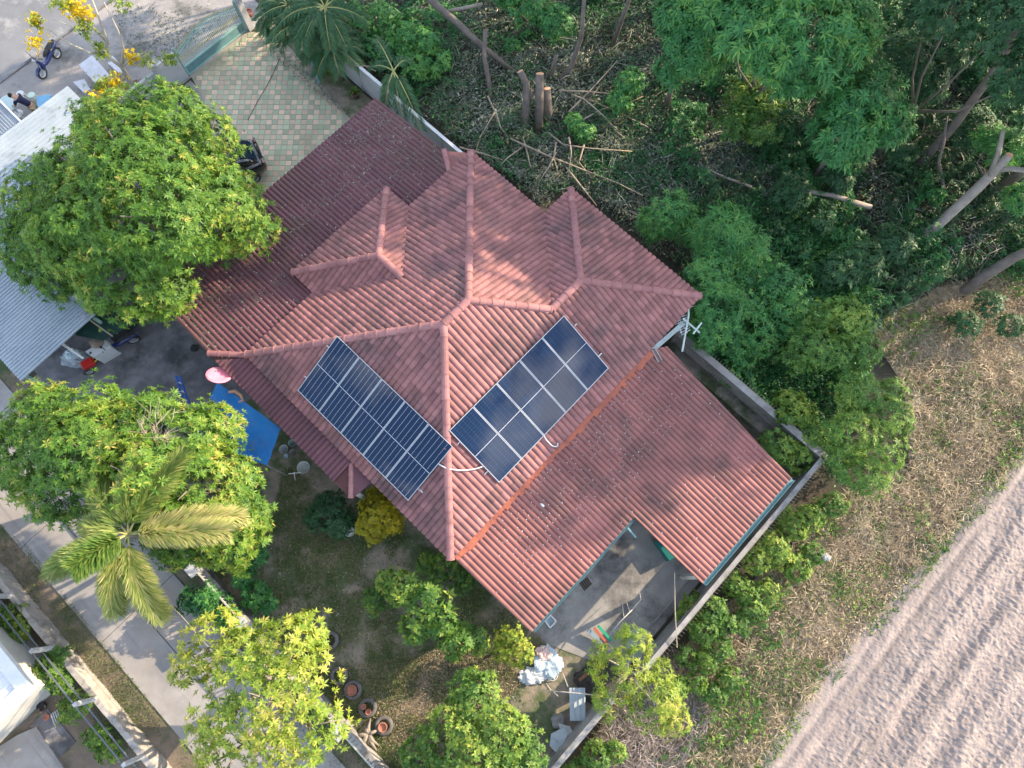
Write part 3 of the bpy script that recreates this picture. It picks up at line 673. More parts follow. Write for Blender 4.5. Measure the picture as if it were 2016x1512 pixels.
def solar_array(label, o, e, u, n=5, pw=1.095, pl=2.50, strong=True):
    """o lower corner, e along the row, u up the slope"""
    nrm = unit(np.cross(e, u)); nrm = nrm if nrm[2] > 0 else -nrm
    t = thing('solar_array', label, 'solar array', o)
    for fr in (.22, .78):
        mb = MB(); mb.bar(o + u * pl * fr - e * .16 - nrm * .05, o + u * pl * fr + e * (n * pw + .16 + .02 * n) - nrm * .05, .02, .02); mb.build('mounting_rail', M_ALU, t)
    for i in range(n):
        c = o + e * (i * (pw + .018)); me = bpy.data.meshes.new('panel')
        v = [c, c + e * pw, c + e * pw + u * pl, c + u * pl]; vv = [q + nrm * .035 for q in v] + [q - nrm * .0 for q in v]
        me.from_pydata([tuple(q - ORG[t.name]) for q in vv], [], [(0, 1, 2, 3), (7, 6, 5, 4), (0, 4, 5, 1), (1, 5, 6, 2), (2, 6, 7, 3), (3, 7, 4, 0)])
        uvl = me.uv_layers.new(name='UVMap'); uvs = {0: (0, 0), 1: (1, 0), 2: (1, 1), 3: (0, 1)}
        for lp in me.loops: uvl.data[lp.index].uv = uvs[lp.vertex_index % 4]
        pn = link('panel', me, M_CELL, t); ORG[pn.name] = ORG[t.name]
        if me.polygons[0].normal.dot(Vector(nrm)) < 0: me.flip_normals()
        fr_ = MB(); w = .011
        for p, q in ((v[0], v[1]), (v[1], v[2]), (v[2], v[3]), (v[3], v[0])):
            ins = unit(np.mean(v, 0) - (p + q) / 2) * w
            fr_.bar(p + ins + nrm * .022, q + ins + nrm * .022, w, .022)
        fr_.build('frame', M_ALU, pn)
        ln = MB(); hgt = nrm * .0385
        ln.bar(c + u * pl * .5 + e * .035 + hgt, c + u * pl * .5 + e * (pw - .035) + hgt, .008, .0012)
        ln.build('centre_line', M_CELLLINE, pn)
        ln = MB()
        if strong:
            for k in range(1, 6):
                for h0, h1 in ((.02, .485), (.515, .98)):
                    if k % 1 == 0: ln.bar(c + e * pw * (k / 6) + u * pl * h0 + hgt, c + e * pw * (k / 6) + u * pl * h1 + hgt, .0034, .001)
            ln.build('cell_gap', M_CELLLINE, pn, kind='stuff')
up1 = AU * cs + np.array([0, 0, sn]); off = .13
a0 = .42
oL = G(.46, 2.50, ZE + S * .46) + unit(np.array([-AU[0] * S, -AU[1] * S, 1])) * off
solar_array('dark solar array with bold silver cell lines beside the blue tarp side of roof', oL, BV, up1)
up2 = -BV * cs + np.array([0, 0, sn])
oR = G(2.92, D - .62, ZE + S * .62) + unit(np.array([BV[0] * S, BV[1] * S, 1])) * off
solar_array('solar array mirroring blue sky and cloud above the red rear roof', oR, AU, up2, strong=False)
def cable(label, pts, r=.022, m=None, name='cable'):
    mb = MB(); pts = [np.asarray(p, float) for p in pts]; out = []
    for i in range(len(pts) - 1):
        p0, p1, p2, p3 = pts[max(i - 1, 0)], pts[i], pts[i + 1], pts[min(i + 2, len(pts) - 1)]
        for k in range(5):
            t = k / 5; out.append(.5 * ((2 * p1) + (-p0 + p2) * t + (2 * p0 - 5 * p1 + 4 * p2 - p3) * t * t + (-p0 + 3 * p1 - 3 * p2 + p3) * t ** 3))
    out.append(pts[-1]); mb.tube(out, r, 6); return solid(name, label, 'cable', mb, m or M_WPAINT, smooth=True)
zroofSW = lambda u, v: None
def on_roof(u, v, lift=.15):
    best = None
    for z in np.arange(3.6, 6.6, .01):
        a, b = loc(u, v, z); zz = ZE + S * max(0, min(a, b, W - a if b < D - WW else 99, D - b))
        if z <= zz + lift: best = z
    return P(u, v, best if best else 4.0)
cable('white conduit looping across the roof hip between the two solar arrays', [on_roof(862, 912), on_roof(880, 922), on_roof(910, 926), on_roof(940, 922), on_roof(958, 914)])
cable('white conduit curling from the sky-mirroring array to the orange mortar line', [on_roof(1068, 852), on_roof(1076, 866), on_roof(1088, 878), on_roof(1097, 878), on_roof(1098, 872)])

# ================================================================== WALLS, FENCES, GATE
def wall_run(name, label, p, q, h, th, m, cap=None, panel=2.6, group=None, capm=None, pillar=.12):
    p, q = np.array(p, float), np.array(q, float); L = np.linalg.norm(q - p); d = (q - p) / L; sd_ = unit(np.cross(d, (0, 0, 1.)))
    t = thing(name, label, 'wall', (p + q) / 2, group); n = max(1, round(L / panel))
    for i in range(n):
        a, b = p + d * (L * i / n), p + d * (L * (i + 1) / n); jit = random.uniform(-.015, .015)
        mb = MB(); mb.box((a + b) / 2 + np.array([0, 0, (h + jit) / 2]), d * (L / n / 2 - .01), sd_ * th / 2, np.array([0, 0, (h + jit) / 2])); mb.build('wall_panel', m, t, bevel=.01)
        mb = MB(); mb.box(a + np.array([0, 0, h / 2 + .02]), d * pillar / 2, sd_ * (th / 2 + .03), np.array([0, 0, h / 2 + .02])); mb.build('pillar', m, t)
    if cap:
        mb = MB(); mb.box((p + q) / 2 + np.array([0, 0, h + .05]), d * L / 2, sd_ * (th / 2 + cap), np.array([0, 0, .025])); mb.build('coping', capm or m, t)
    return t
wall_run('boundary_wall', 'pale concrete panel wall between carport roof and felled brush', G(12.15, -10.5), G(12.15, 8.0), 1.6, .10, M_WALLP, cap=.02, capm=M_WPAINT)
wE = wall_run('boundary_wall', 'mottled thick concrete wall beside the narrow wet passage', G(12.2, 10.6), G(12.2, 17.75), 1.75, .18, M_WALLC, cap=.05)
wS = wall_run('boundary_wall', 'spiked concrete wall between courtyard and dry grass', G(12.15, 17.68), G(1.9, 17.68), 1.75, .12, M_WALLC, cap=.03)
wall_run('boundary_wall', 'concrete wall behind the junk heap at the yard corner', G(.5, 17.5), G(-7, 17.5), 1.7, .14, M_WALLC, cap=.03)
for t_, p, q in ((wE, G(12.3, 10.6, 1.82), G(12.3, 17.7, 1.82)), (wS, G(12.1, 17.76, 1.82), G(1.95, 17.76, 1.82))):
    mb = MB(); L = np.linalg.norm(q - p)
    for i in range(int(L / .13)):
        a = p + (q - p) * (i * .13 / L); o = BV if t_ is wS else AU
        mb.bar(a, a + o * .11 + np.array([0, 0, .13]), .006)
    mb.bar(p, q, .01); mb.build('spike_rail', M_TWIG, t_, kind='stuff')
# broken inner ledge along the thick wall + narrow kerb of the drain
lg = MB(); lg.gbox(11.62, 12.1, 10.7, 17.4, 0, .95); solid('planter_ledge', 'crumbling mossy ledge at the foot of the thick wall', 'ledge', lg, mat('mossy_concrete', (.24, .215, .19), (.12, .11, .09), .95, 1.2, stain=(.05, .07, .03), stain_pos=(.48, .6), stain_scale=1.0, bump=.03, bscale=7))
dk = MB(); dk.gbox(11.2, 11.25, 10.8, 17.2, .005, .09); dk.gbox(1.9, 11.2, 17.15, 17.2, .005, .09); solid('drain_kerb', 'thin concrete kerb edging the drain round the courtyard', 'kerb', dk, M_WALLC)

# yard fence along the lane: low wall, balusters on the lane side, pillars
fy = thing('yard_fence', 'low grey wall with slim balusters between lane and yard', 'fence', G(-6.75, 4))
mb = MB(); mb.gbox(-6.82, -6.66, -1.5, 18, 0, .75); mb.build('base_wall', M_WALLC, fy)
mb = MB(); mb.gbox(-6.87, -6.61, -1.5, 18, .75, .82); mb.build('coping', M_WALLC, fy, bevel=.015)
mb = MB(); mb.bar(G(-6.74, -1.5, 1.28), G(-6.74, 18, 1.28), .025, .03); mb.build('top_rail', mat('rail_pale', (.45, .46, .42), rough=.7), fy)
for i in range(120):
    b = -1.4 + i * .16
    if b > 17.9: break
    mb = MB(); mb.bar(G(-6.74, b, .82), G(-6.74, b, 1.26), .016); mb.build('baluster', M_WALLC, fy)
for b in (-1.4, 1.2, 3.7, 6.3, 8.9, 11.5, 14.1):
    mb = MB(); mb.gbox(-6.89, -6.59, b - .15, b + .15, 0, 1.45); o = mb.build('pillar', M_WALLC, fy)
    mb = MB(); mb.gbox(-6.95, -6.53, b - .21, b + .21, 1.45, 1.53); mb.build('pillar_cap', M_WALLP, o)
# neighbour's fence
fn = thing('neighbour_fence', 'rough concrete wall with thin leaning posts across the lane', 'fence', G(-12.1, 2))
mb = MB()
for i in range(60):
    b = -12 + i * .45; mb.gbox(-12.2 + random.uniform(-.015, .015), -12.0 + random.uniform(-.02, .02), b, b + .452, 0, .85 + random.uniform(-.03, .04))
mb.build('base_wall', mat('rough_plaster', (.46, .43, .40), (.34, .31, .285), .95, 2.5, stain=(.2, .19, .17), stain_pos=(.5, .65), stain_scale=1.6, bump=.02, bscale=9), fn)
for b in (-6, -3.2, -.6, 2.0, 4.45, 7.1, 9.8, 12.5):
    mb = MB(); mb.gbox(-12.17, -12.03, b - .06, b + .06, 0, 2.1); mb.build('post', M_WALLP, fn)
for z in (1.45, 1.98):
    mb = MB(); mb.bar(G(-12.17, -12, z), G(-12.17, 15, z), .02); mb.build('rail', mat('rail_dark', (.12, .14, .17), rough=.6), fn)

# front gate and wall
gate = thing('sliding_gate', 'pale green metal gate with arched top and golden finial rows', 'gate', G(8.8, -14.35))
ga0, ga1, gb = 7.05, 10.55, -14.35
gtop = lambda f: 1.45 + .62 * math.sin(math.pi * min(1, max(0, (f - .0) / .72)) / 2) if f < .72 else 1.45 + .62
mb = MB()
for z in (.08, .55): mb.bar(G(ga0, gb, z), G(ga1, gb, z), .03)
for a in (ga0, ga1): mb.bar(G(a, gb, 0), G(a, gb, 1.75), .035)
mb.build('frame', M_GATE, gate)
mb = MB(); mb.gbox(ga0, ga1, gb - .008, gb + .008, .1, .53); mb.build('kick_panel', M_TEAL, gate)
pts = []; pts2 = []
for i in range(25):
    f = i / 24; z = 1.45 + .45 * math.sin(math.pi * f) ** 1.3; pts.append(G(ga0 + (ga1 - ga0) * f, gb, z)); pts2.append(G(ga0 + (ga1 - ga0) * f, gb, z - .16))
mb = MB(); mb.tube(pts, .028, 6); mb.tube(pts2, .02, 6); mb.build('top_arch', M_GATE, gate)
for i in range(40):
    f = (i + .5) / 40; z = 1.45 + .45 * math.sin(math.pi * f) ** 1.3; a = ga0 + (ga1 - ga0) * f
    mb = MB(); mb.bar(G(a, gb, .55), G(a, gb, z), .009); o = mb.build('bar', M_GATE, gate)
    mb = MB()
    for zz, r in ((.95, .05), (1.12, .032)):
        mb = MB(); mb.lathe(G(a, gb, zz), [(.001, -.06), (r, 0), (.001, .06)], 6); mb.build('bead', M_GOLD, o)
    mb = MB(); mb.lathe(G(a, gb, z + .02), [(.018, 0), (.03, .05), (.001, .13)], 6)
    mb.build('finial', M_GOLD, o)
gp = MB(); gp.gbox(10.62, 10.92, gb - .18, gb + .18, 0, 2.0); gp.gbox(10.56, 10.98, gb - .24, gb + .24, 2.0, 2.1); solid('gate_pillar', 'grey pillar at the high palm side of the green gate', 'pillar', gp, M_WALLP, bevel=.01)
fw = thing('front_wall', 'whitewashed front wall with cream pillars between gate and roadside', 'wall', G(4.5, gb))
mb = MB(); mb.gbox(2.6, 5.75, gb - .07, gb + .07, 0, 1.35); mb.build('wall_panel', mat('whitewash', (.58, .60, .60), (.46, .47, .46), .9, 1.1, stain=(.30, .36, .36), stain_pos=(.55, .7), stain_scale=.9), fw)
mb = MB(); mb.gbox(5.95, 6.98, gb - .06, gb + .06, 0, 1.55); mb.build('wall_panel', M_WALLP, fw)
for a in (2.5, 5.85):
    mb = MB(); mb.gbox(a - .12, a + .12, gb - .12, gb + .12, 0, 1.75); o = mb.build('pillar', M_WALLP, fw)
    mb = MB(); mb.gbox(a - .18, a + .18, gb - .18, gb + .18, 1.75, 1.83); mb.build('pillar_cap', M_WPAINT, o)

# ================================================================== SHEDS AND NEIGHBOUR'S ROOFS
def trapez(n): return lambda x: 1.0 if (x * n) % 1 < .22 else 0.0
def ribbed_roof(mb, o, e, u, Le, Lu, ribs, amp=.05):
    nrm = unit(np.cross(e, u)); nrm = nrm if nrm[2] > 0 else -nrm; v = []; f = []; xs = []
    for i in range(ribs):
        for fr, h in ((0, 0), (.62, 0), (.70, 1), (.90, 1), (.98, 0)): xs.append(((i + fr) / ribs * Le, h * amp))
    xs.append((Le, 0))
    for x, h in xs: v += [o + e * x + nrm * h, o + e * x + u * Lu + nrm * h]
    for i in range(len(xs) - 1): f.append((2 * i, 2 * i + 2, 2 * i + 3, 2 * i + 1))
    mb.add(v, f)
def metal_roof(parent, name, a0, a1, b0, b1, z_at, m, width=.76, along='b', ribs=5, label=None):
    """sheets with ribs running along one axis; z_at(a,b)"""
    n = max(1, round(((a1 - a0) if along == 'b' else (b1 - b0)) / width)); first = None
    for i in range(n):
        mb = MB()
        if along == 'b':
            x0, x1 = a0 + (a1 - a0) * i / n, a0 + (a1 - a0) * (i + 1) / n + .02; o, p, q = G(x0, b0, z_at(x0, b0)), G(x1, b0, z_at(x1, b0)), G(x0, b1, z_at(x0, b1))
        else:
            x0, x1 = b0 + (b1 - b0) * i / n, b0 + (b1 - b0) * (i + 1) / n + .02; o, p, q = G(a0, x0, z_at(a0, x0)), G(a0, x1, z_at(a0, x1)), G(a1, x0, z_at(a1, x0))
        o = o + np.array([0, 0, .004 * (i % 2)])
        ribbed_roof(mb, o, unit(p - o), unit(q - o), np.linalg.norm(p - o), np.linalg.norm(q - o), ribs); ob = mb.build(name, m, parent)
        if label: ob['label'] = label
shed = thing('shed', 'open shed with white ribbed metal roofs behind the big mango tree', 'shed', G(-3, -9))
# main white roof, ribs along b... slopes towards the apron
metal_roof(shed, 'roof_sheet', -6.45, -2.9, -12.2, -5.75, lambda a, b: 2.75 + .05 * (a + 6.45) - .02 * (b + 5.75), M_WHITE, along='a', ribs=6)
metal_roof(shed, 'roof_sheet', -2.95, -1.75, -9.4, -6.6, lambda a, b: 2.66, mat('stained_sheet', (.50, .55, .60), (.40, .44, .48), .5, 2, stain=(.09, .11, .13), stain_pos=(.56, .62), stain_scale=1.6), along='a', ribs=5)
metal_roof(shed, 'roof_sheet', -2.9, 2.55, -14.8, -9.9, lambda a, b: 2.95, M_WHITE, along='a', ribs=4)
metal_roof(shed, 'roof_sheet', -2.0, .15, -17.6, -14.85, lambda a, b: 2.90 + .04 * (b + 14.8), M_GREYSHEET, along='b', ribs=6)
metal_roof(shed, 'roof_sheet', -6.45, -2.9, -17.5, -12.25, lambda a, b: 2.90, M_WHITE, along='a', ribs=6)
mb = MB(); mb.gbox(-2.0, .17, -17.75, -17.6, 2.72, 2.86); mb.bar(G(.18, -17.7, 2.9), G(.18, -14.8, 2.98), .03); mb.build('fascia_board', M_WPAINT, shed)
bk = MB(); bk.gbox(-2.6, -.2, -19.4, -17.8, 2.45, 2.5); bk.build('black_canopy', mat('black_canvas', (.012, .014, .02), rough=.8), shed)
mb = MB()
for a, b in [(-6.3, -6.0), (-3.1, -6.0), (-6.3, -12), (-1.8, -9), (2.4, -14.6), (-1.9, -14.7), (2.4, -10.1), (-2.5, -19.2), (-.4, -19.2)]: mb.bar(G(a, b, 0), G(a, b, 2.45), .05)
mb.build('post', M_GATE, shed)
ws = MB(); ws.gbox(-6.4, -6.3, -14, -9, 0, 2.4); ws.gbox(-6.4, 2.4, -14.2, -14.1, 0, 2.3); ws.build('wall', M_WALLC, shed)
nb = thing('neighbour_house', 'neighbour house corner with bright white ribbed metal roof', 'house', G(-15, 2))
zn_ = 3.0
metal_roof(nb, 'roof_sheet', -19, -12.62, -4, 3.0, lambda a, b: zn_ + .06 * (-12.4 - a), M_WPAINT, along='a', ribs=3)
mb = MB(); mb.gbox(-19, -12.2, 3.0, 3.45, zn_ - .05, zn_ + .16); mb.gbox(-12.62, -12.2, -4, 3.0, zn_ - .05, zn_ + .158); mb.build('parapet', M_WPAINT, nb, bevel=.01)
mb = MB(); mb.gbox(-19, -12.9, -4, 2.9, 0, zn_ - .1); mb.build('wall', M_WALLH, nb)
sb = MB(); pp_ = [P(u, v)[:2] for u, v in [(40, 1445), (75, 1430), (130, 1512), (140, 1560), (0, 1600), (0, 1470)]]; sb.prism(pp_, -.006, .12); solid('garden_step', 'pale concrete step beside the neighbour\'s white roof', 'step', sb, M_LANE)
sb = MB(); pp_ = [P(u, v)[:2] for u, v in [(60, 1430), (95, 1395), (150, 1460), (118, 1490)]]; sb.prism(pp_, -.006, .03); solid('asphalt_patch', 'dark grey paving patch beside the neighbour\'s pale step', 'paving', sb, M_CONCD)

# ================================================================== TREES
# the two mango trees and the wide crown between apron and palm
r = [(330, 235, 5.8, 1.35), (235, 250, 5.6, 1.35), (404, 282, 4.9, 1.25), (262, 335, 6.9, 2.0), (165, 335, 5.6, 1.5), (95, 405, 4.7, 1.7), (85, 495, 4.4, 1.5), (190, 445, 6.3, 2.0), (305, 430, 6.9, 2.0), (400, 410, 5.7, 1.9),
     (470, 440, 4.5, 1.4), (240, 545, 5.2, 1.7), (320, 575, 4.5, 1.1), (125, 545, 4.0, 1.0), (462, 385, 4.5, 1.0), (185, 235, 4.4, .8)]
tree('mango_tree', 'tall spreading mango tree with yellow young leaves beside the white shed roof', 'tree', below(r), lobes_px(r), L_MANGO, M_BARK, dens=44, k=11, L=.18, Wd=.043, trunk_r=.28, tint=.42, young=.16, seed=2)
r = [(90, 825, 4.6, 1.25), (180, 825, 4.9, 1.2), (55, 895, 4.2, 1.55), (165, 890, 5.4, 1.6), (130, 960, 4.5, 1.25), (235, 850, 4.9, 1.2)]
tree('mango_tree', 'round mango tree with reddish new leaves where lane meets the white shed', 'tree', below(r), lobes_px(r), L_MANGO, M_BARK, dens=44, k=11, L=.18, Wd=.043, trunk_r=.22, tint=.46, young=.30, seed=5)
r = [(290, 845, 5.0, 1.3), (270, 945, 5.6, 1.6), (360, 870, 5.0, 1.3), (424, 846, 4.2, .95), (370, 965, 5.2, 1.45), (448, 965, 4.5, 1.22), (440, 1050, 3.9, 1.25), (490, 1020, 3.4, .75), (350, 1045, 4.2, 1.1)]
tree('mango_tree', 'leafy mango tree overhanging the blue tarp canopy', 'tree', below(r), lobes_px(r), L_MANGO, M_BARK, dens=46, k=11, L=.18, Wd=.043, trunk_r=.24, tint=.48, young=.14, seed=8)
r = [(415, 1255, 4.0, .95), (375, 1310, 3.7, .7), (480, 1310, 4.4, 1.2), (560, 1290, 4.5, 1.15), (592, 1345, 4.6, 1.15), (530, 1385, 4.8, 1.4), (445, 1410, 4.3, 1.2), (610, 1430, 4.5, 1.15), (550, 1475, 4.5, 1.3), (465, 1490, 4.1, 1.2), (600, 1250, 3.9, .75)]
tree('fruit_tree', 'sparse sunlit yellow-green tree leaning over the lane fence', 'tree', below(r), lobes_px(r), L_LIME, M_BARKP, dens=25, k=9, L=.19, Wd=.052, trunk_r=.18, tint=.55, young=.35, gap=.36, seed=12, fill=.2)
r = [(795, 1160, 2.6, .62), (845, 1185, 2.8, .72), (820, 1235, 2.6, .55), (900, 1265, 2.4, .55), (760, 1140, 2.2, .38), (935, 1262, 2.1, .42), (870, 1225, 2.7, .55)]
tree('fruit_tree', 'glossy bright green young tree standing alone in the yard', 'tree', below(r), lobes_px(r), L_MID, M_BARKP, dens=26, k=7, L=.24, Wd=.09, trunk_r=.09, tint=.62, young=.3, seed=15)
r = [(1005, 1255, 1.4, .52), (1025, 1285, 1.2, .48), (990, 1280, 1.1, .42)]
tree('shrub', 'dense olive bush at the front corner of the red rear roof', 'shrub', below(r), lobes_px(r), L_LIME, M_BARK, dens=55, k=6, L=.12, Wd=.06, trunk_r=.06, tint=.38, seed=18)
r = [(940, 1390, 3.3, .95), (890, 1450, 3.4, 1.05), (985, 1445, 3.4, 1.05), (840, 1495, 3.0, .9), (1030, 1490, 2.9, .85), (930, 1490, 3.5, 1.1), (925, 1350, 2.8, .55), (900, 1560, 3.4, 1.2), (1000, 1560, 3.2, 1.2)]
tree('shade_tree', 'bushy small-leaved green tree in the yard by the junk heap', 'tree', below(r), lobes_px(r), L_MID, M_BARK, dens=48, k=7, L=.14, Wd=.055, trunk_r=.16, tint=.55, young=.22, seed=21)
r = [(1245, 1270, 3.2, .7), (1230, 1330, 3.6, 1.0), (1290, 1385, 3.4, .95), (1205, 1375, 3.2, .7), (1180, 1290, 2.8, .45), (1300, 1330, 3.0, .6), (1330, 1420, 2.8, .5)]
tree('feathery_tree', 'feathery yellow-green tree growing over the broken wall corner', 'tree', below(r), lobes_px(r), L_LIME, M_BARKP, dens=42, k=9, L=.15, Wd=.028, trunk_r=.09, tint=.6, young=.35, seed=24, gap=.38, spread=(-.3, .5))
r = [(745, 1010, 1.8, .62), (725, 1030, 1.6, .45), (770, 1030, 1.6, .45), (745, 985, 1.5, .5), (735, 1050, 1.4, .35)]
tree('croton_bush', 'golden yellow bush under the roof eave', 'shrub', below(r), lobes_px(r), L_YELLOW, M_BARK, dens=75, k=7, L=.12, Wd=.06, trunk_r=.05, tint=.5, seed=27)
r = [(645, 1005, 1.1, .7), (670, 1030, 1.0, .55), (625, 1020, .9, .5)]
tree('shrub', 'dark green bush between golden bush and washing basins', 'shrub', below(r), lobes_px(r), L_DARK, M_BARK, dens=55, k=6, L=.16, Wd=.06, trunk_r=.05, tint=.7, seed=30)
r = [(875, 1110, 1.3, .55), (905, 1140, 1.1, .5), (840, 1110, .9, .4), (740, 1180, .9, .5)]
tree('shrub', 'olive shrub with yellow tips under the lower end of the roof hip', 'shrub', below(r), lobes_px(r), L_MID, M_BARK, dens=50, k=6, L=.15, Wd=.06, trunk_r=.04, tint=.5, young=.4, seed=33)
tw = MB(); rt_ = P(310, 880, 5.6)
for k in range(26):
    e = P(300 + random.uniform(-45, 45), 830 + random.uniform(-40, 45), 6.2 + random.uniform(-.4, .5)); m1 = rt_ * .4 + e * .6 + RNG.normal(0, .12, 3); tw.tube([rt_, m1, e], [.018, .011, .005], 4)
    for j in range(3): tw.tube([m1 * .5 + e * .5, e + RNG.normal(0, .22, 3)], [.007, .003], 4)
solid('dead_twigs', 'spray of bare grey dead twigs on top of the mango by the tarp', 'twigs', tw, M_TWIG)
# fence-side plants
for rows, lab, sd_ in [([(400, 1180, 1.2, .55), (430, 1195, 1.1, .5), (370, 1185, 1.0, .4), (450, 1215, 1.0, .4)], 'low leafy bush on the lane side of the baluster fence', 36),
                     ([(480, 1140, 1.0, .4), (500, 1170, .9, .45), (520, 1190, .8, .4)], 'broad-leaved green bush on the yard side of the baluster fence', 39),
                     ([(490, 1090, 1.0, .6), (470, 1060, 1.0, .5)], 'green bush under the mango edge by the baluster fence', 42)]:
    tree('shrub', lab, 'shrub', below(rows), lobes_px(rows), L_FOREST, M_BARK, dens=45, k=6, L=.2, Wd=.075, trunk_r=.04, tint=.6, young=.1, seed=sd_)

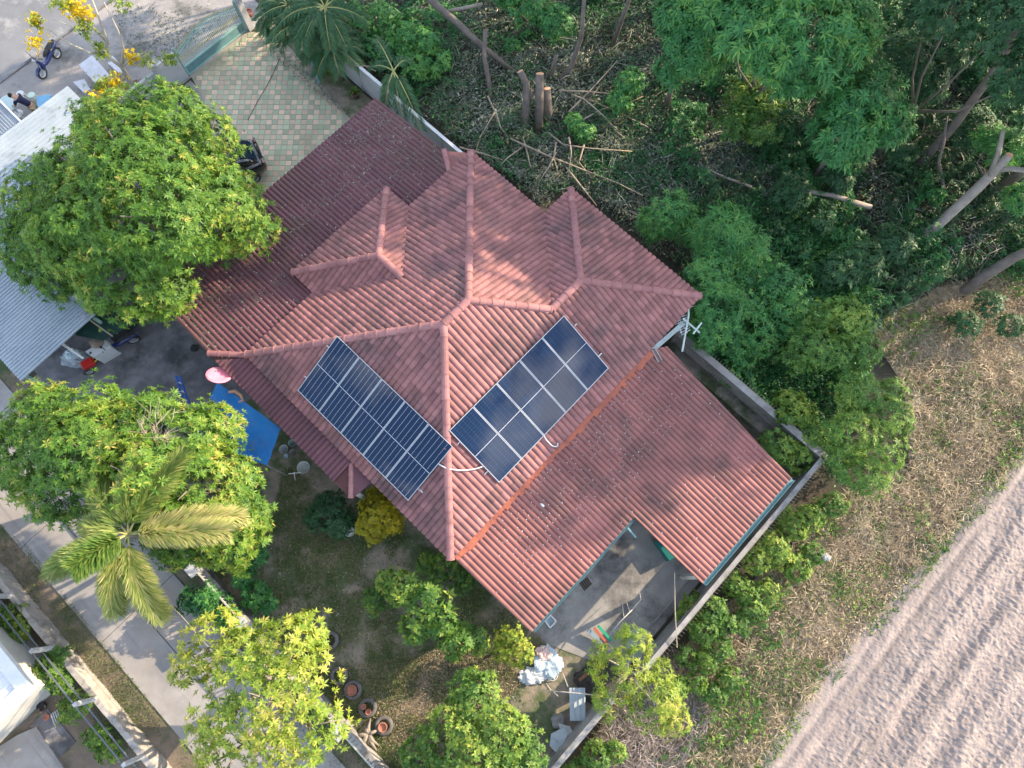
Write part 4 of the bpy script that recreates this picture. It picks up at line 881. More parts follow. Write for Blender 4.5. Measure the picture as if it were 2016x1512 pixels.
# right side: feathery acacias and shrubs between wall and field
for rows, lab, lm, kw in [
    ([(1690, 770, 3.2, .8), (1748, 825, 3.3, .85), (1680, 850, 3.1, .9), (1735, 880, 3.0, .85), (1705, 935, 2.6, .8), (1655, 895, 2.4, .6), (1755, 770, 2.6, .5)], 'soft feathery green tree at the edge of the dry grass', L_MID, dict(dens=44, k=9, L=.17, Wd=.035, tint=.58, young=.2)),
    ([(1600, 680, 3.0, .8), (1665, 630, 3.3, .9), (1695, 690, 3.0, .75), (1570, 700, 2.5, .6), (1640, 700, 3.0, .7), (1620, 630, 2.6, .7)], 'sunlit small-leaved tree in the thicket beyond the thick wall', L_MID, dict(dens=44, k=8, L=.16, Wd=.045, tint=.5, young=.22)),
    ([(1395, 540, 3.2, .9), (1415, 600, 3.2, 1.0), (1395, 650, 2.6, .8), (1380, 590, 2.6, .7)], 'feathery green tree beside the roof corner with the antenna', L_FOREST, dict(dens=48, k=9, L=.18, Wd=.035, tint=.75, young=.1)),
    ([(1430, 455, 3.0, 1.0), (1470, 480, 2.8, .8), (1395, 470, 2.6, .7), (1450, 500, 2.4, .7)], 'spiky long-leaved clump uphill of the antenna tree', L_FOREST, dict(dens=28, k=9, L=.34, Wd=.035, tint=.72, young=.1)),
    ([(1320, 420, 2.2, .9), (1290, 440, 1.8, .7), (1350, 450, 1.8, .7)], 'low bright green sapling beside the tiled roof edge', L_FOREST, dict(dens=40, k=8, L=.22, Wd=.05, tint=.8, young=.15)),
    ([(1560, 805, 2.0, .65), (1585, 820, 1.7, .5), (1545, 790, 1.6, .4)], 'round bright green sapling just outside the thick wall', L_MID, dict(dens=55, k=7, L=.16, Wd=.06, tint=.6, young=.2)),
    ([(1480, 600, 1.9, 1.0), (1530, 560, 2.0, 1.1), (1500, 660, 1.6, .9), (1550, 620, 1.8, 1.0), (1460, 540, 1.8, .9)], 'dense green thicket of shrubs outside the wall end', L_FOREST, dict(dens=32, k=7, L=.2, Wd=.05, tint=.62, young=.12)),
    ([(1460, 700, 1.4, .55), (1440, 740, 1.2, .45)], 'small soft green shrub against the thick wall', L_FOREST, dict(dens=50, k=8, L=.15, Wd=.04, tint=.8, young=.1)),
    ([(1560, 1035, 1.2, .55), (1590, 1020, 1.1, .5), (1540, 1010, 1.0, .4)], 'green shrub outside the spiked wall near its far corner', L_MID, dict(dens=60, k=7, L=.13, Wd=.05, tint=.6, young=.25)),
    ([(1520, 1075, 1.3, .6), (1490, 1100, 1.2, .55), (1540, 1100, 1.0, .45)], 'bright leafy shrub leaning on the spiked wall beside the gutter', L_MID, dict(dens=60, k=7, L=.13, Wd=.05, tint=.68, young=.3)),
    ([(1400, 1205, 1.2, .55), (1385, 1240, 1.2, .5), (1425, 1235, 1.0, .5)], 'dense dark-hearted shrub outside the courtyard wall', L_MID, dict(dens=60, k=7, L=.13, Wd=.05, tint=.55, young=.25)),
    ([(1420, 1285, 1.0, .5), (1395, 1300, 1.0, .45)], 'rounded shrub downhill of the courtyard wall shrub', L_MID, dict(dens=60, k=7, L=.13, Wd=.05, tint=.6, young=.25)),
    ([(1350, 1290, .9, .4), (1370, 1345, .9, .4), (1340, 1350, .8, .35)], 'small shrub among dry twigs past the wall end', L_MID, dict(dens=60, k=7, L=.12, Wd=.05, tint=.55, young=.25)),
    ([(1170, 1500, 1.0, .55), (1140, 1530, 1.0, .6), (1210, 1480, .9, .4)], 'green shrub outside the junk heap wall', L_MID, dict(dens=55, k=7, L=.14, Wd=.05, tint=.55, young=.25)),
    ([(1640, 990, .9, .5), (1610, 1010, .8, .45)], 'low shrub between soft feathery tree and wall corner', L_MID, dict(dens=55, k=7, L=.13, Wd=.05, tint=.5, young=.25)),
    ([(1450, 1150, 1.0, .45), (1470, 1170, .9, .45)], 'spreading green shrub midway along the spiked wall', L_MID, dict(dens=60, k=7, L=.13, Wd=.05, tint=.62, young=.3)),
    ([(1350, 1215, .9, .4), (1365, 1190, 1.0, .4)], 'narrow shrub pressed against the spiked wall beside the bamboo pole', L_MID, dict(dens=60, k=7, L=.13, Wd=.05, tint=.6, young=.25)),
    ([(1480, 1200, .9, .5), (1510, 1170, .9, .5), (1455, 1230, .8, .45)], 'low green bush in the dry grass a step off the spiked wall', L_MID, dict(dens=55, k=7, L=.13, Wd=.05, tint=.5, young=.25)),
    ([(1570, 1120, .8, .5), (1600, 1090, .8, .45)], 'low weedy bush between the white plastic bag and the spiked wall', L_MID, dict(dens=55, k=7, L=.13, Wd=.05, tint=.48, young=.25)),
    ([(1440, 1340, .8, .45), (1410, 1370, .8, .4)], 'weedy bush among the dry grass past the rounded shrub', L_MID, dict(dens=55, k=7, L=.13, Wd=.05, tint=.5, young=.25)),
    ([(1530, 880, 1.6, .7), (1570, 900, 1.4, .6), (1600, 860, 1.6, .6)], 'leafy bush filling the gap behind the thick wall corner', L_MID, dict(dens=50, k=7, L=.15, Wd=.05, tint=.5, young=.2)),
    ([(1430, 640, 1.8, .7), (1450, 680, 1.6, .6)], 'dark leafy shrub at the foot of the antenna tree', L_FOREST, dict(dens=48, k=7, L=.18, Wd=.05, tint=.5, young=.1)),
    ([(1760, 480, 1.5, .8), (1700, 520, 1.6, .9), (1650, 540, 1.6, .8)], 'tangled shrub mass below the fallen pale log', L_DARK, dict(dens=40, k=7, L=.2, Wd=.06, tint=.85, young=.1)),
    ([(1780, 110, 3.2, 1.0), (1820, 150, 2.8, .9), (1860, 100, 3.2, .9)], 'shaded sapling behind the slanting bare trunk', L_DARK, dict(dens=34, k=8, L=.24, Wd=.06, tint=.8, young=.1)),
    # forest edge
    ([(1580, 85, 6.5, 1.9), (1500, 50, 6.2, 1.7), (1640, 70, 6.3, 1.6), (1590, 20, 6.8, 1.8), (1430, 20, 5.6, 1.4), (1560, 140, 5.2, 1.0)], 'big dark green crown of drooping leaves at the forest edge', L_FOREST, dict(dens=20, k=9, L=.34, Wd=.07, tint=.72, young=.1)),
    ([(1690, 215, 5.2, 1.3), (1740, 240, 4.8, 1.0), (1660, 270, 4.8, 1.1), (1720, 170, 4.9, 1.0), (1650, 240, 4.4, .8)], 'mid-sized forest tree in front of the slanting bare trunk', L_FOREST, dict(dens=24, k=9, L=.3, Wd=.065, tint=.6, young=.12)),
    ([(1370, 90, 4.6, 1.3), (1350, 30, 4.8, 1.2), (1330, 130, 3.6, .8)], 'green forest tree beside the thin straight trunk', L_FOREST, dict(dens=26, k=9, L=.28, Wd=.065, tint=.68, young=.1)),
    ([(2000, 40, 8.5, 1.6), (1890, 0, 8.2, 1.4), (2050, 150, 8.0, 1.5), (1820, 30, 6.4, .9)], 'lacy grey-green crown above the slanting bare trunk', L_DARK, dict(dens=24, k=8, L=.2, Wd=.07, tint=.85, young=.12, gap=.42)),
    ([(1985, 290, 2.6, .8), (2005, 390, 2.0, .6), (1950, 275, 2.2, .6)], 'bright green sapling behind the sawn pale trunk', L_FOREST, dict(dens=34, k=9, L=.26, Wd=.05, tint=.85, young=.15)),
    ([(830, 85, 1.4, .8), (795, 70, 1.5, .85), (860, 120, 1.2, .7), (815, 130, 1.2, .7)], 'leafy green bush beyond the pale panel wall', L_FOREST, dict(dens=36, k=7, L=.2, Wd=.07, tint=.75, young=.2)),
    ([(700, 60, 1.2, .9), (730, 100, 1.1, .8), (680, 30, 1.2, .9), (750, 40, 1.1, .9)], 'low green scrub patch behind the palms by the panel wall', L_FOREST, dict(dens=34, k=7, L=.15, Wd=.05, tint=.7, young=.25)),
    ([(1480, 190, 2.4, 1.0), (1500, 240, 2.2, .9), (1450, 240, 2.0, .9)], 'yellowing shrub under the big drooping crown', L_MID, dict(dens=34, k=7, L=.22, Wd=.07, tint=.4, young=.25)),
    ([(1040, 5, 2.0, .9), (1090, 40, 1.6, .7), (1000, -20, 1.8, .8)], 'green bush behind the felled logs', L_FOREST, dict(dens=34, k=7, L=.22, Wd=.07, tint=.6, young=.1)),
    ([(1240, 160, 1.6, .6), (1220, 200, 1.2, .5)], 'lone leafy sprout among the cut branches', L_FOREST, dict(dens=50, k=8, L=.2, Wd=.06, tint=.85, young=.2)),
    ([(1150, 260, .8, .45), (1130, 240, .9, .4)], 'small bright sprout at the foot of the sawn stumps', L_FOREST, dict(dens=60, k=8, L=.18, Wd=.06, tint=.95, young=.2)),
    ([(1560, 380, 1.6, .8), (1610, 430, 1.5, .7), (1650, 350, 1.4, .7)], 'dim understorey shrub between thicket and fallen grey log', L_DARK, dict(dens=36, k=7, L=.2, Wd=.06, tint=.75, young=.1)),
    ([(1770, 300, 1.4, .6), (1910, 250, 1.6, .9), (1830, 180, 1.6, .8)], 'dim understorey shrub behind the sawn pale trunk', L_DARK, dict(dens=34, k=7, L=.2, Wd=.06, tint=.7, young=.1)),
    ([(1900, 640, 1.0, .6), (1950, 600, 1.1, .6), (1990, 640, 1.0, .5)], 'grey-green scrub at the forest shade line above the dry grass', L_DARK, dict(dens=40, k=7, L=.16, Wd=.05, tint=.9, young=.2)),
]:
    tree('shrub' if max(q[2] for q in rows) < 2.3 else 'tree', lab, 'shrub' if max(q[2] for q in rows) < 2.3 else 'tree', below(rows), lobes_px(rows), lm, M_BARK, trunk_r=min(.115, .035 + .02 * max(q[2] for q in rows)), seed=int(rows[0][0]), limbs=max(q[2] for q in rows) > 1.5, **kw)
# small plants in the neighbour's bed
for rows, lab in [([(25, 1215, .8, .45), (40, 1240, .7, .4)], 'green bed plant beside the neighbour\'s white roof'), ([(95, 1320, .9, .5), (110, 1290, .8, .4), (120, 1345, .7, .4)], 'green bush between neighbour\'s roof corner and rough wall'),
                  ([(140, 1400, 1.0, .45), (160, 1385, .9, .4), (135, 1375, .9, .35)], 'lime bush beside the neighbour\'s leaning post'), ([(190, 1450, .7, .4), (215, 1480, .7, .4)], 'low lime plant along the inside of the rough wall')]:
    tree('shrub', lab, 'shrub', below(rows), lobes_px(rows), L_MID, M_BARK, dens=55, k=7, L=.16, Wd=.06, trunk_r=.03, tint=.6, young=.35, seed=int(rows[0][0]) + 77, limbs=False)
# tall forest trees whose crowns stand higher than the picture's upper right edge; they throw the long shade over the house
tall = [(21, 16.5, 11.0, 3.6), (26, 20.5, 13.0, 4.0), (22.5, 24, 14.5, 3.8), (17.5, 27.5, 13.0, 3.6), (11.5, 28.5, 10.5, 3.2), (33, 19.4, 15.5, 3.7), (4.5, 29.5, 9.5, 3.0), (16, 33, 13.5, 4.0), (30, 27, 15.5, 4.4), (-3, 31.5, 9.0, 2.8), (23, 32, 17.5, 4.2), (35, 22, 17, 4.6), (9, 34, 12.5, 3.6), (27.5, 24.5, 14.5, 3.3)]
for i, (x, y, z, R_) in enumerate(tall):
    lb = [(np.array([x, y, z]), R_ * .62)]
    for k in range(9):
        t = 2.399 * k; rr = R_ * (.45 + .28 * random.random()); lb.append((np.array([x + rr * math.cos(t), y + rr * math.sin(t), z + R_ * random.uniform(-.75, .65)]), R_ * random.uniform(.36, .5)))
    tree('tall_tree', 'tall forest tree with high dark green crown at the forest edge', 'tree', (x, y, -.02), lb, L_DARK, M_BARK, dens=7.5, k=7, L=.42, Wd=.16, trunk_r=.2, tint=.6, gap=.40, seed=200 + i, group='tall trees at the forest edge', fill=.15)

# ------------------------------------------------------------------ palms
def frond(lv, wood, base, az, length, rise, droop, n, leaf_l, leaf_w, brush, tint, r0=.035):
    pts = []; d = np.array([math.cos(az), math.sin(az), 0])
    for i in range(14):
        t = i / 13; pts.append(base + d * length * (t - .12 * t * t * droop) + np.array([0, 0, rise * length * t - droop * length * .55 * t * t]))
    pts = np.array(pts); wood.tube(list(pts), [r0 * (1 - .85 * i / 13) for i in range(14)], 5)
    t = np.sort(RNG.uniform(.12, 1, n)) if brush else np.repeat(np.linspace(.12, 1, n // 2), 2)
    f = t * 13; i0 = np.clip(f.astype(int), 0, 12); fr = (f - i0)[:, None]; c = pts[i0] * (1 - fr) + pts[i0 + 1] * fr
    tg = pts[i0 + 1] - pts[i0]; tg /= np.linalg.norm(tg, axis=1, keepdims=True)
    sdv = np.cross(tg, [0, 0, 1.]); sdv /= np.linalg.norm(sdv, axis=1, keepdims=True); upv = np.cross(sdv, tg)
    if brush: ph = RNG.uniform(0, 6.28, len(t))
    else: ph = np.where(np.arange(len(t)) % 2 == 0, .25, math.pi - .25) + RNG.normal(0, .12, len(t))
    rad = np.cos(ph)[:, None] * sdv + np.sin(ph)[:, None] * upv
    dd = rad * .82 + tg * .62; dd /= np.linalg.norm(dd, axis=1, keepdims=True)
    nn = np.cross(dd, np.cross(tg, dd) + 1e-6); nn = np.cross(np.cross(dd, tg), dd) if False else upv
    ll = leaf_l * (1 - .45 * np.abs(t - .45) ** 1.2) * RNG.uniform(.8, 1.1, len(t))
    lv.leaf(c, dd, nn, ll, np.full(len(t), leaf_w), np.clip(tint + RNG.normal(0, .18, len(t)), 0, 1), droop=.12 if brush else .3)
def palm(label, base, top, fr, leafm, trunk_r, name='palm_tree', cat='palm tree', group=None, **kw):
    base = np.asarray(base, float); top = np.asarray(top, float); t = thing(name, label, cat, base, group)
    mb = MB(); mb.tube([base, base * .5 + top * .5, top], [trunk_r * 1.2, trunk_r, trunk_r * .8], 9); mb.build('trunk', M_BARKP, t, smooth=True)
    for (az, ln, rs, dr, tn) in fr:
        lv = Leaves(); wd = MB(); frond(lv, wd, top, math.radians(az), ln, rs, dr, tint=tn, **kw)
        o = wd.build('frond', mat('palm_stalk', (.40, .38, .14), (.32, .34, .12), .6, 3), t, smooth=True); lv.build('leaflets', leafm, o)
    return t
pt = P(252, 1052, 6.2)
palm('foxtail palm with bottle-brush fronds beside the concrete lane', (pt[0], pt[1], 0), pt,
     [(203, 3.0, .25, .9, .55), (253, 2.6, .15, 1.1, .7), (283, 2.8, .1, 1.2, .72), (3, 3.0, .3, .8, .85), (14, 3.3, .2, 1.0, .9), (88, 2.3, .45, .7, .6), (62, 3.0, .35, .8, .5), (130, 2.5, .3, .9, .5), (228, 1.4, 1.0, .6, .2), (170, 1.9, .3, 1.3, .6)],
     L_PALM, .13, n=2000, leaf_l=.68, leaf_w=.042, brush=True)
for (u, v, z, ang, ln, lab) in [(600, 45, 2.6, 20, 1.9, 'arching green palm behind the teal flower pot'), (640, 15, 3.0, 70, 2.2, 'tall green palm nearest the panel wall end'), (655, 95, 2.0, 50, 1.5, 'short green palm in the bed by the teal post'), (568, 10, 2.8, 10, 1.8, 'green palm crowding the gate pillar')]:
    q = P(u, v, z); palm(lab, (q[0], q[1], 0), q, [(ang + k * 40 + random.uniform(-12, 12), ln * random.uniform(.8, 1.1), random.uniform(.2, .5), random.uniform(.8, 1.2), random.uniform(.35, .7)) for k in range(15)], L_PALMG, .06, n=120, leaf_l=.55, leaf_w=.04, brush=False)
q = P(775, 140, 3.2); palm('slim palm with drooping fronds leaning over the pale panel wall', P(745, 215, 0), q, [(115, 2.6, .3, .9, .5), (300, 2.4, .1, 1.3, .6), (250, 1.5, .1, 1.3, .6), (60, 1.4, .2, 1.2, .4), (280, 2.2, .0, 1.4, .55), (150, 1.6, .2, 1.2, .45)], L_PALMG, .07, n=110, leaf_l=.5, leaf_w=.035, brush=False)

# flowering roadside tree: bare pale limbs with yellow tassels
ft = thing('flowering_tree', 'bare pale branched tree with hanging yellow flowers by the roadside', 'tree', P(300, 190, 0))
mb = MB(); zb = lambda u, v, z: P(u, v, z)
jn = zb(262, 172, 1.0); mb.tube([P(300, 190, 0), jn], [.08, .07], 8); mb.build('trunk', M_BARKP, ft, smooth=True)
mb = MB(); f1, f2, f3 = zb(240, 132, 2.2), zb(208, 108, 2.8), zb(212, 84, 3.2)
for pts, rd in [([jn, f1, f2, f3, zb(200, 50, 4.2), zb(180, -5, 5.2)], [.07, .06, .05, .045, .03, .015]), ([f2, zb(175, 103, 3.2), zb(140, 88, 3.6), zb(90, 55, 4.2)], [.045, .035, .025, .01]), ([f3, zb(165, 35, 4.2), zb(140, 20, 4.6)], [.035, .025, .01]),
                ([f1, zb(243, 95, 3.0), zb(232, 60, 3.8), zb(205, 5, 5)], [.045, .035, .025, .012]), ([f1, zb(255, 118, 2.6), zb(290, 100, 3.0)], [.03, .02, .01]), ([f2, zb(195, 100, 3.2), zb(160, 60, 3.8), zb(105, 38, 4.2)], [.03, .025, .015, .01])]: mb.tube(pts, [q_ * 1.5 + .004 for q_ in rd], 6)
mb.build('limbs', mat('bark_bleached', (.50, .46, .38), (.40, .36, .30), .9, 4), ft, smooth=True)
lv = Leaves()
for u, v, z, r_, n_ in [(72, 80, 4.2, .35, 60), (160, 20, 4.6, .5, 120), (70, 40, 4.2, .25, 40), (258, 115, 2.7, .3, 50), (200, 195, 2.4, .45, 90), (230, 165, 2.4, .4, 70), (145, 15, 4.8, .35, 60), (210, 175, 2.2, .35, 60)]:
    c = P(u, v, z) + RNG.normal(0, r_ * .5, (n_, 3)); lv.rosettes(c, RNG.normal(0, 1, (n_, 3)), 5, .11, .07, np.full(n_, .6), (-.5, .8))
lv.build('flowers', L_FLOWER, ft)
lv = Leaves()
for u, v, z, r_, n_ in [(70, 42, 4.2, .3, 30), (125, 10, 4.8, .4, 40), (170, 55, 4.2, .4, 40), (240, 10, 4.8, .3, 25), (335, 115, 2.2, .35, 40), (290, 118, 2.8, .25, 25), (205, 165, 2.4, .5, 60), (195, 95, 3.2, .4, 40), (150, 230, 2.5, .6, 70)]:
    c = P(u, v, z) + RNG.normal(0, r_ * .5, (n_, 3)); lv.rosettes(c, RNG.normal(0, 1, (n_, 3)), 6, .16, .06, RNG.uniform(.3, .9, n_), (-.5, .8))
lv.build('crown', L_LIME, ft)

# ================================================================== SAWN TRUNKS, LOGS, FELLED BRANCHES
def trunk(label, pts, rad, sawn=True, m=None, name='sawn_trunk', cat='trunk', group=None):
    t = thing(name, label, cat, pts[0], group); mb = MB(); mb.tube(pts, rad, 10); mb.build('bark', m or M_BARK, t, smooth=True)
    if sawn:
        d = unit(np.asarray(pts[-1]) - np.asarray(pts[-2])); mb = MB(); mb.lathe(np.asarray(pts[-1]) + d * .004, [(rad[-1] * .97, 0), (rad[-1] * .5, .012), (.001, .006)], 12, axis=d); mb.build('cut_face', M_CUT, t)
    return t
trunk('tall sawn stump, the left one of the cluster, with forked top', [P(1030, 265, 0), P(1036, 200, 1.3), P(1036, 165, 1.9), P(1024, 140, 2.35)], [.22, .17, .15, .14], group=None)
trunk('tall straight sawn stump in the middle of the stump cluster', [P(1060, 262, 0), P(1062, 200, 1.4), P(1063, 145, 2.4)], [.22, .19, .18])
trunk('shorter sawn stump at the right of the stump cluster', [P(1075, 240, 0), P(1078, 210, .8), P(1077, 174, 1.55)], [.26, .22, .16])
trunk('tiny sawn branch stub on the stump cluster', [P(1042, 200, 1.2), P(1048, 178, 1.75)], [.07, .06])
trunk('long slanting bare trunk rising out of the forest shade', [P(1800, 335, 0), P(1880, 245, 2.4), P(1950, 150, 5.0), P(1990, 85, 7.0)], [.20, .18, .16, .13], sawn=False, name='bare_trunk')
tt = trunk('thick pale sawn trunk with lichen spots and broken fork', [P(1785, 492, 0), P(1850, 440, 1.0), P(1925, 370, 2.5), P(1960, 335, 3.4), P(1988, 305, 4.2)], [.21, .20, .20, .18, .14], m=M_BARKP)
mb = MB(); mb.tube([P(1950, 345, 3.2), P(1966, 300, 4.0), P(1975, 258, 4.9)], [.13, .10, .07], 8); mb.tube([P(1962, 335, 3.4), P(1990, 332, 3.8), P(2030, 337, 4.3)], [.12, .10, .09], 8); mb.build('broken_fork', M_BARKP, tt, smooth=True)
trunk('leaning brown trunk entering from beyond the dry grass corner', [P(1885, 585, 0), P(1935, 545, .8), P(2000, 505, 1.8), P(2060, 480, 2.8)], [.24, .22, .20, .18], sawn=False, name='bare_trunk')
trunk('thin straight trunk standing behind the brush', [P(1203, 98, 0), P(1222, 45, 1.8), P(1240, -5, 3.6)], [.10, .10, .09], sawn=False, name='bare_trunk')
trunk('twin slanting brown trunk behind the stump cluster', [P(1095, 175, 0), P(1125, 130, 1.2), P(1145, 70, 2.8), P(1150, 0, 4.6)], [.13, .12, .10, .08], sawn=False, name='bare_trunk')
trunk('short dark trunk right behind the stump cluster', [P(1082, 165, 0), P(1090, 130, .9), P(1095, 110, 1.4)], [.12, .11, .09], sawn=False, name='bare_trunk')
trunk('thin dark trunk curving under the thick pale trunk', [P(1845, 420, 0), P(1858, 370, .7), P(1848, 320, 1.2), P(1858, 280, 1.8), P(1865, 230, 2.6)], [.09, .08, .07, .06, .04], sawn=False, name='bare_trunk')
trunk('small sawn stub standing in the dim brush', [P(1748, 415, 0), P(1764, 394, .6)], [.10, .09])
trunk('grey slim trunk right of the thick pale trunk', [P(1930, 440, 0), P(1965, 405, .9), P(1995, 365, 1.9)], [.06, .05, .04], sawn=False, m=M_BARKP, name='bare_trunk')
trunk('long brown felled log pointing at the stump cluster', [P(838, -8, 1.7), P(905, 50, 1.4), P(950, 92, 1.0), P(1005, 135, .5)], [.16, .16, .14, .09], sawn=False, name='felled_log', cat='log')
trunk('upright forked felled trunk crossing the long log', [P(968, 208, .1), P(962, 160, .6), P(953, 110, 1.2), P(956, 58, 1.9)], [.10, .11, .11, .10], sawn=True, name='felled_log', cat='log')
trunk('short grey log lying behind the long brown log', [P(885, 22, 1.3), P(950, 8, 1.4)], [.09, .07], sawn=False, m=M_BARKP, name='felled_log', cat='log')
trunk('long thin pale log fallen across the dim forest brush', [P(1715, 408, 1.0), P(1640, 385, 1.2), P(1560, 372, 1.3), P(1530, 365, 1.3)], [.11, .10, .08, .06], sawn=False, m=M_BARKP, name='felled_log', cat='log')
trunk('pale branched stick fallen uphill of the thicket', [P(1480, 368, 1.1), P(1430, 350, 1.1), P(1390, 332, 1.0)], [.06, .045, .025], sawn=False, m=M_BARKP, name='felled_log', cat='log')
def sticks(label, rows, r=.025, z=.35, m=None, group='cut branches strewn over the brush'):
    for pts in rows:
        mb = MB(); n = len(pts); mb.tube([P(u, v, z + .25 * math.sin(i * 1.7 + u) * (n > 2)) for i, (u, v) in enumerate(pts)], [r * (1 - .6 * i / max(1, n - 1)) for i in range(n)], 5)
        solid('cut_branch', label, 'branch', mb, m or M_TWIG, group=group, smooth=True)
sticks('bare cut branch strewn over the dark brush below the forest', [[(1005, 273), (1075, 305), (1150, 335), (1215, 360), (1265, 385)], [(1080, 262), (1110, 285), (1160, 292), (1245, 298)], [(1115, 330), (1155, 380), (1175, 405)], [(905, 290), (950, 302), (990, 315)],
        [(960, 190), (975, 220), (945, 270), (930, 320)], [(975, 215), (985, 250), (1000, 270)], [(1110, 180), (1150, 195), (1185, 225), (1225, 265)], [(1140, 240), (1185, 215), (1225, 208), (1265, 190)], [(1155, 195), (1215, 220), (1275, 250)], [(1100, 178), (1150, 180), (1270, 190)],
        [(1120, 220), (1170, 170), (1215, 120)], [(1130, 235), (1165, 190), (1180, 170)], [(1095, 300), (1080, 330), (1060, 360)], [(1035, 285), (1000, 310), (985, 325)], [(1185, 225), (1215, 260), (1230, 272)], [(1030, 270), (1045, 330), (1020, 345)],
        [(1120, 270), (1125, 300), (1118, 350)], [(1095, 280), (1090, 310), (1100, 345)], [(1150, 285), (1140, 320), (1165, 350)]], .045, .75, mat('cut_branch_bark', (.42, .34, .25), (.30, .23, .17), .9, 3))
sticks('thin bare forked stick in the dim brush right of the thicket', [[(1745, 612), (1790, 570), (1810, 545)], [(1800, 600), (1830, 560)], [(1910, 560), (1950, 500), (1985, 430)], [(1815, 545), (1850, 530), (1895, 560)], [(1885, 590), (1900, 555), (1935, 548), (1980, 590)]], .03, .3, M_BARKP, 'bare sticks in the dim brush')
sticks('pale dead branch lying over the panel wall by the slim palm', [[(740, 140), (700, 122), (665, 105), (648, 92), (640, 70)], [(715, 130), (690, 95), (675, 65)], [(735, 130), (690, 130), (650, 118), (620, 122)], [(660, 122), (640, 135)], [(690, 85), (665, 90)]], .022, 1.75, M_TWIG, 'dead branches over the panel wall')
sticks('bleached dead branch lying across the junk by the yard wall', [[(1200, 1373), (1150, 1366), (1105, 1362), (1060, 1358)], [(1118, 1353), (1108, 1325)], [(1085, 1360), (1075, 1345)], [(1090, 1362), (1100, 1372)], [(1245, 1200), (1220, 1225), (1200, 1250)], [(1240, 1205), (1232, 1180)], [(1245, 1200), (1262, 1180), (1258, 1160)], [(1228, 1215), (1225, 1185)]], .022, .9, mat('bleached_wood', (.62, .58, .52), (.5, .46, .41), .9, 4), 'bleached branches by the junk')
sticks('weathered stick lying in the dry grass beside the field', [[(1340, 1500), (1365, 1450), (1375, 1425)], [(1310, 1450), (1340, 1415)], [(1380, 1440), (1345, 1420)]], .03, .25, M_BARKP, 'sticks in the dry grass')

# ================================================================== GROUND COVER
def scatter(name, poly_px, n, leafm, L, Wd, tint, zmax=.25, lump=.5, up=.5, erect=0.0, seed=1, patch=0.0, pf=.55, z0=0.0, spread_t=.28, spray=0):
    poly = np.array(poly_px, float); w = np.array([P(u, v)[:2] for u, v in poly_px]); lo, hi = w.min(0), w.max(0)
    xy = RNG.uniform(lo, hi, (int(n), 2)); p = np.concatenate([xy, np.zeros((len(xy), 1))], 1)
    k = in_poly(xy, w)
    if patch: k &= .5 * vnoise(p * pf, seed) + .5 * vnoise(p * pf * 2.7, seed + 6) + RNG.uniform(-.12, .12, len(p)) > patch
    p = p[k]; m = len(p)
    hh = lump * np.clip(vnoise(p * .7, seed + 1) * 1.6 - .5, 0, 1) + .35 * lump * vnoise(p * 2.1, seed + 2)
    p[:, 2] = z0 + .01 + RNG.uniform(0, 1, m) * zmax + hh
    d = RNG.normal(0, 1, (m, 3)); d[:, 2] = np.abs(d[:, 2]) * .25 + erect; d /= np.linalg.norm(d, axis=1, keepdims=True)
    nn = np.array([0, 0, up]) + RNG.normal(0, .45, (m, 3))
    val = np.clip(tint + .35 * (vnoise(p * 1.1, seed + 4) - .5) + RNG.normal(0, spread_t, m), 0, 1)
    s_ = RNG.uniform(.6, 1.3, m); lv = Leaves(); lv.leaf(p, d, nn, L * s_, Wd * s_, val, .15)
    return lv.build(name, leafm, None, kind='stuff')
brush = [(640, 0), (1330, -60), (2060, -60), (2060, 560), (1850, 560), (1720, 650), (1640, 760), (1560, 800), (1340, 640), (1390, 570), (1130, 370), (1070, 410), (930, 300), (900, 290), (660, 90)]
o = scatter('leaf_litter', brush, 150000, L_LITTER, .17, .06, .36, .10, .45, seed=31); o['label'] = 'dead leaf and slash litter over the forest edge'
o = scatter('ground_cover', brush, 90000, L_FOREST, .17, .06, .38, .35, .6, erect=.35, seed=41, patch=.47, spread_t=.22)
o = scatter('cut_foliage', [(880, 120), (1330, 100), (1560, 330), (1700, 420), (1640, 470), (1380, 420), (1300, 480), (1130, 370), (1060, 400), (930, 300), (850, 230)], 60000, leaf_mat('withered_leaf', [(0, (.08, .10, .07)), (.4, (.16, .19, .13)), (.75, (.26, .29, .22)), (1, (.50, .48, .40))], trans=.1), .19, .05, .5, .25, .5, erect=.2, seed=44, patch=.35, spread_t=.24)
o = scatter('twig_litter', brush, 9000, L_LITTER, .8, .022, .75, .25, .5, seed=43, spread_t=.2)
o = scatter('ground_cover', [(1330, 400), (1640, 420), (1700, 620), (1640, 960), (1600, 900), (1330, 660), (1390, 580)], 45000, L_FOREST, .17, .06, .5, .6, .6, erect=.4, seed=47, patch=.3, spread_t=.22)
def undergrowth(name, poly_px, n, leafm, L, Wd, tint, thr, zr_, seed, k=7):
    w = np.array([P(u, v)[:2] for u, v in poly_px]); lo, hi = w.min(0), w.max(0); xy = RNG.uniform(lo, hi, (n, 2)); p = np.concatenate([xy, np.zeros((n, 1))], 1)
    c = .6 * vnoise(p * .5, seed) + .4 * vnoise(p * 1.4, seed + 1); kk = in_poly(xy, w) & (c > thr); p, c = p[kk], c[kk]
    p[:, 2] = .08 + np.clip((c - thr) * 5, 0, 1) * zr_ * RNG.uniform(.25, 1, len(p)) * (.4 + vnoise(p * 2.3, seed + 2))
    lv = Leaves(); lv.rosettes(p, np.array([0, 0, 1.]) + RNG.normal(0, .45, p.shape), k, L, Wd, np.clip(tint + .5 * (vnoise(p * .8, seed + 3) - .5) + RNG.normal(0, .12, len(p)), 0, .97), (-.2, .7), .3)
    return lv.build(name, leafm, None, kind='stuff')
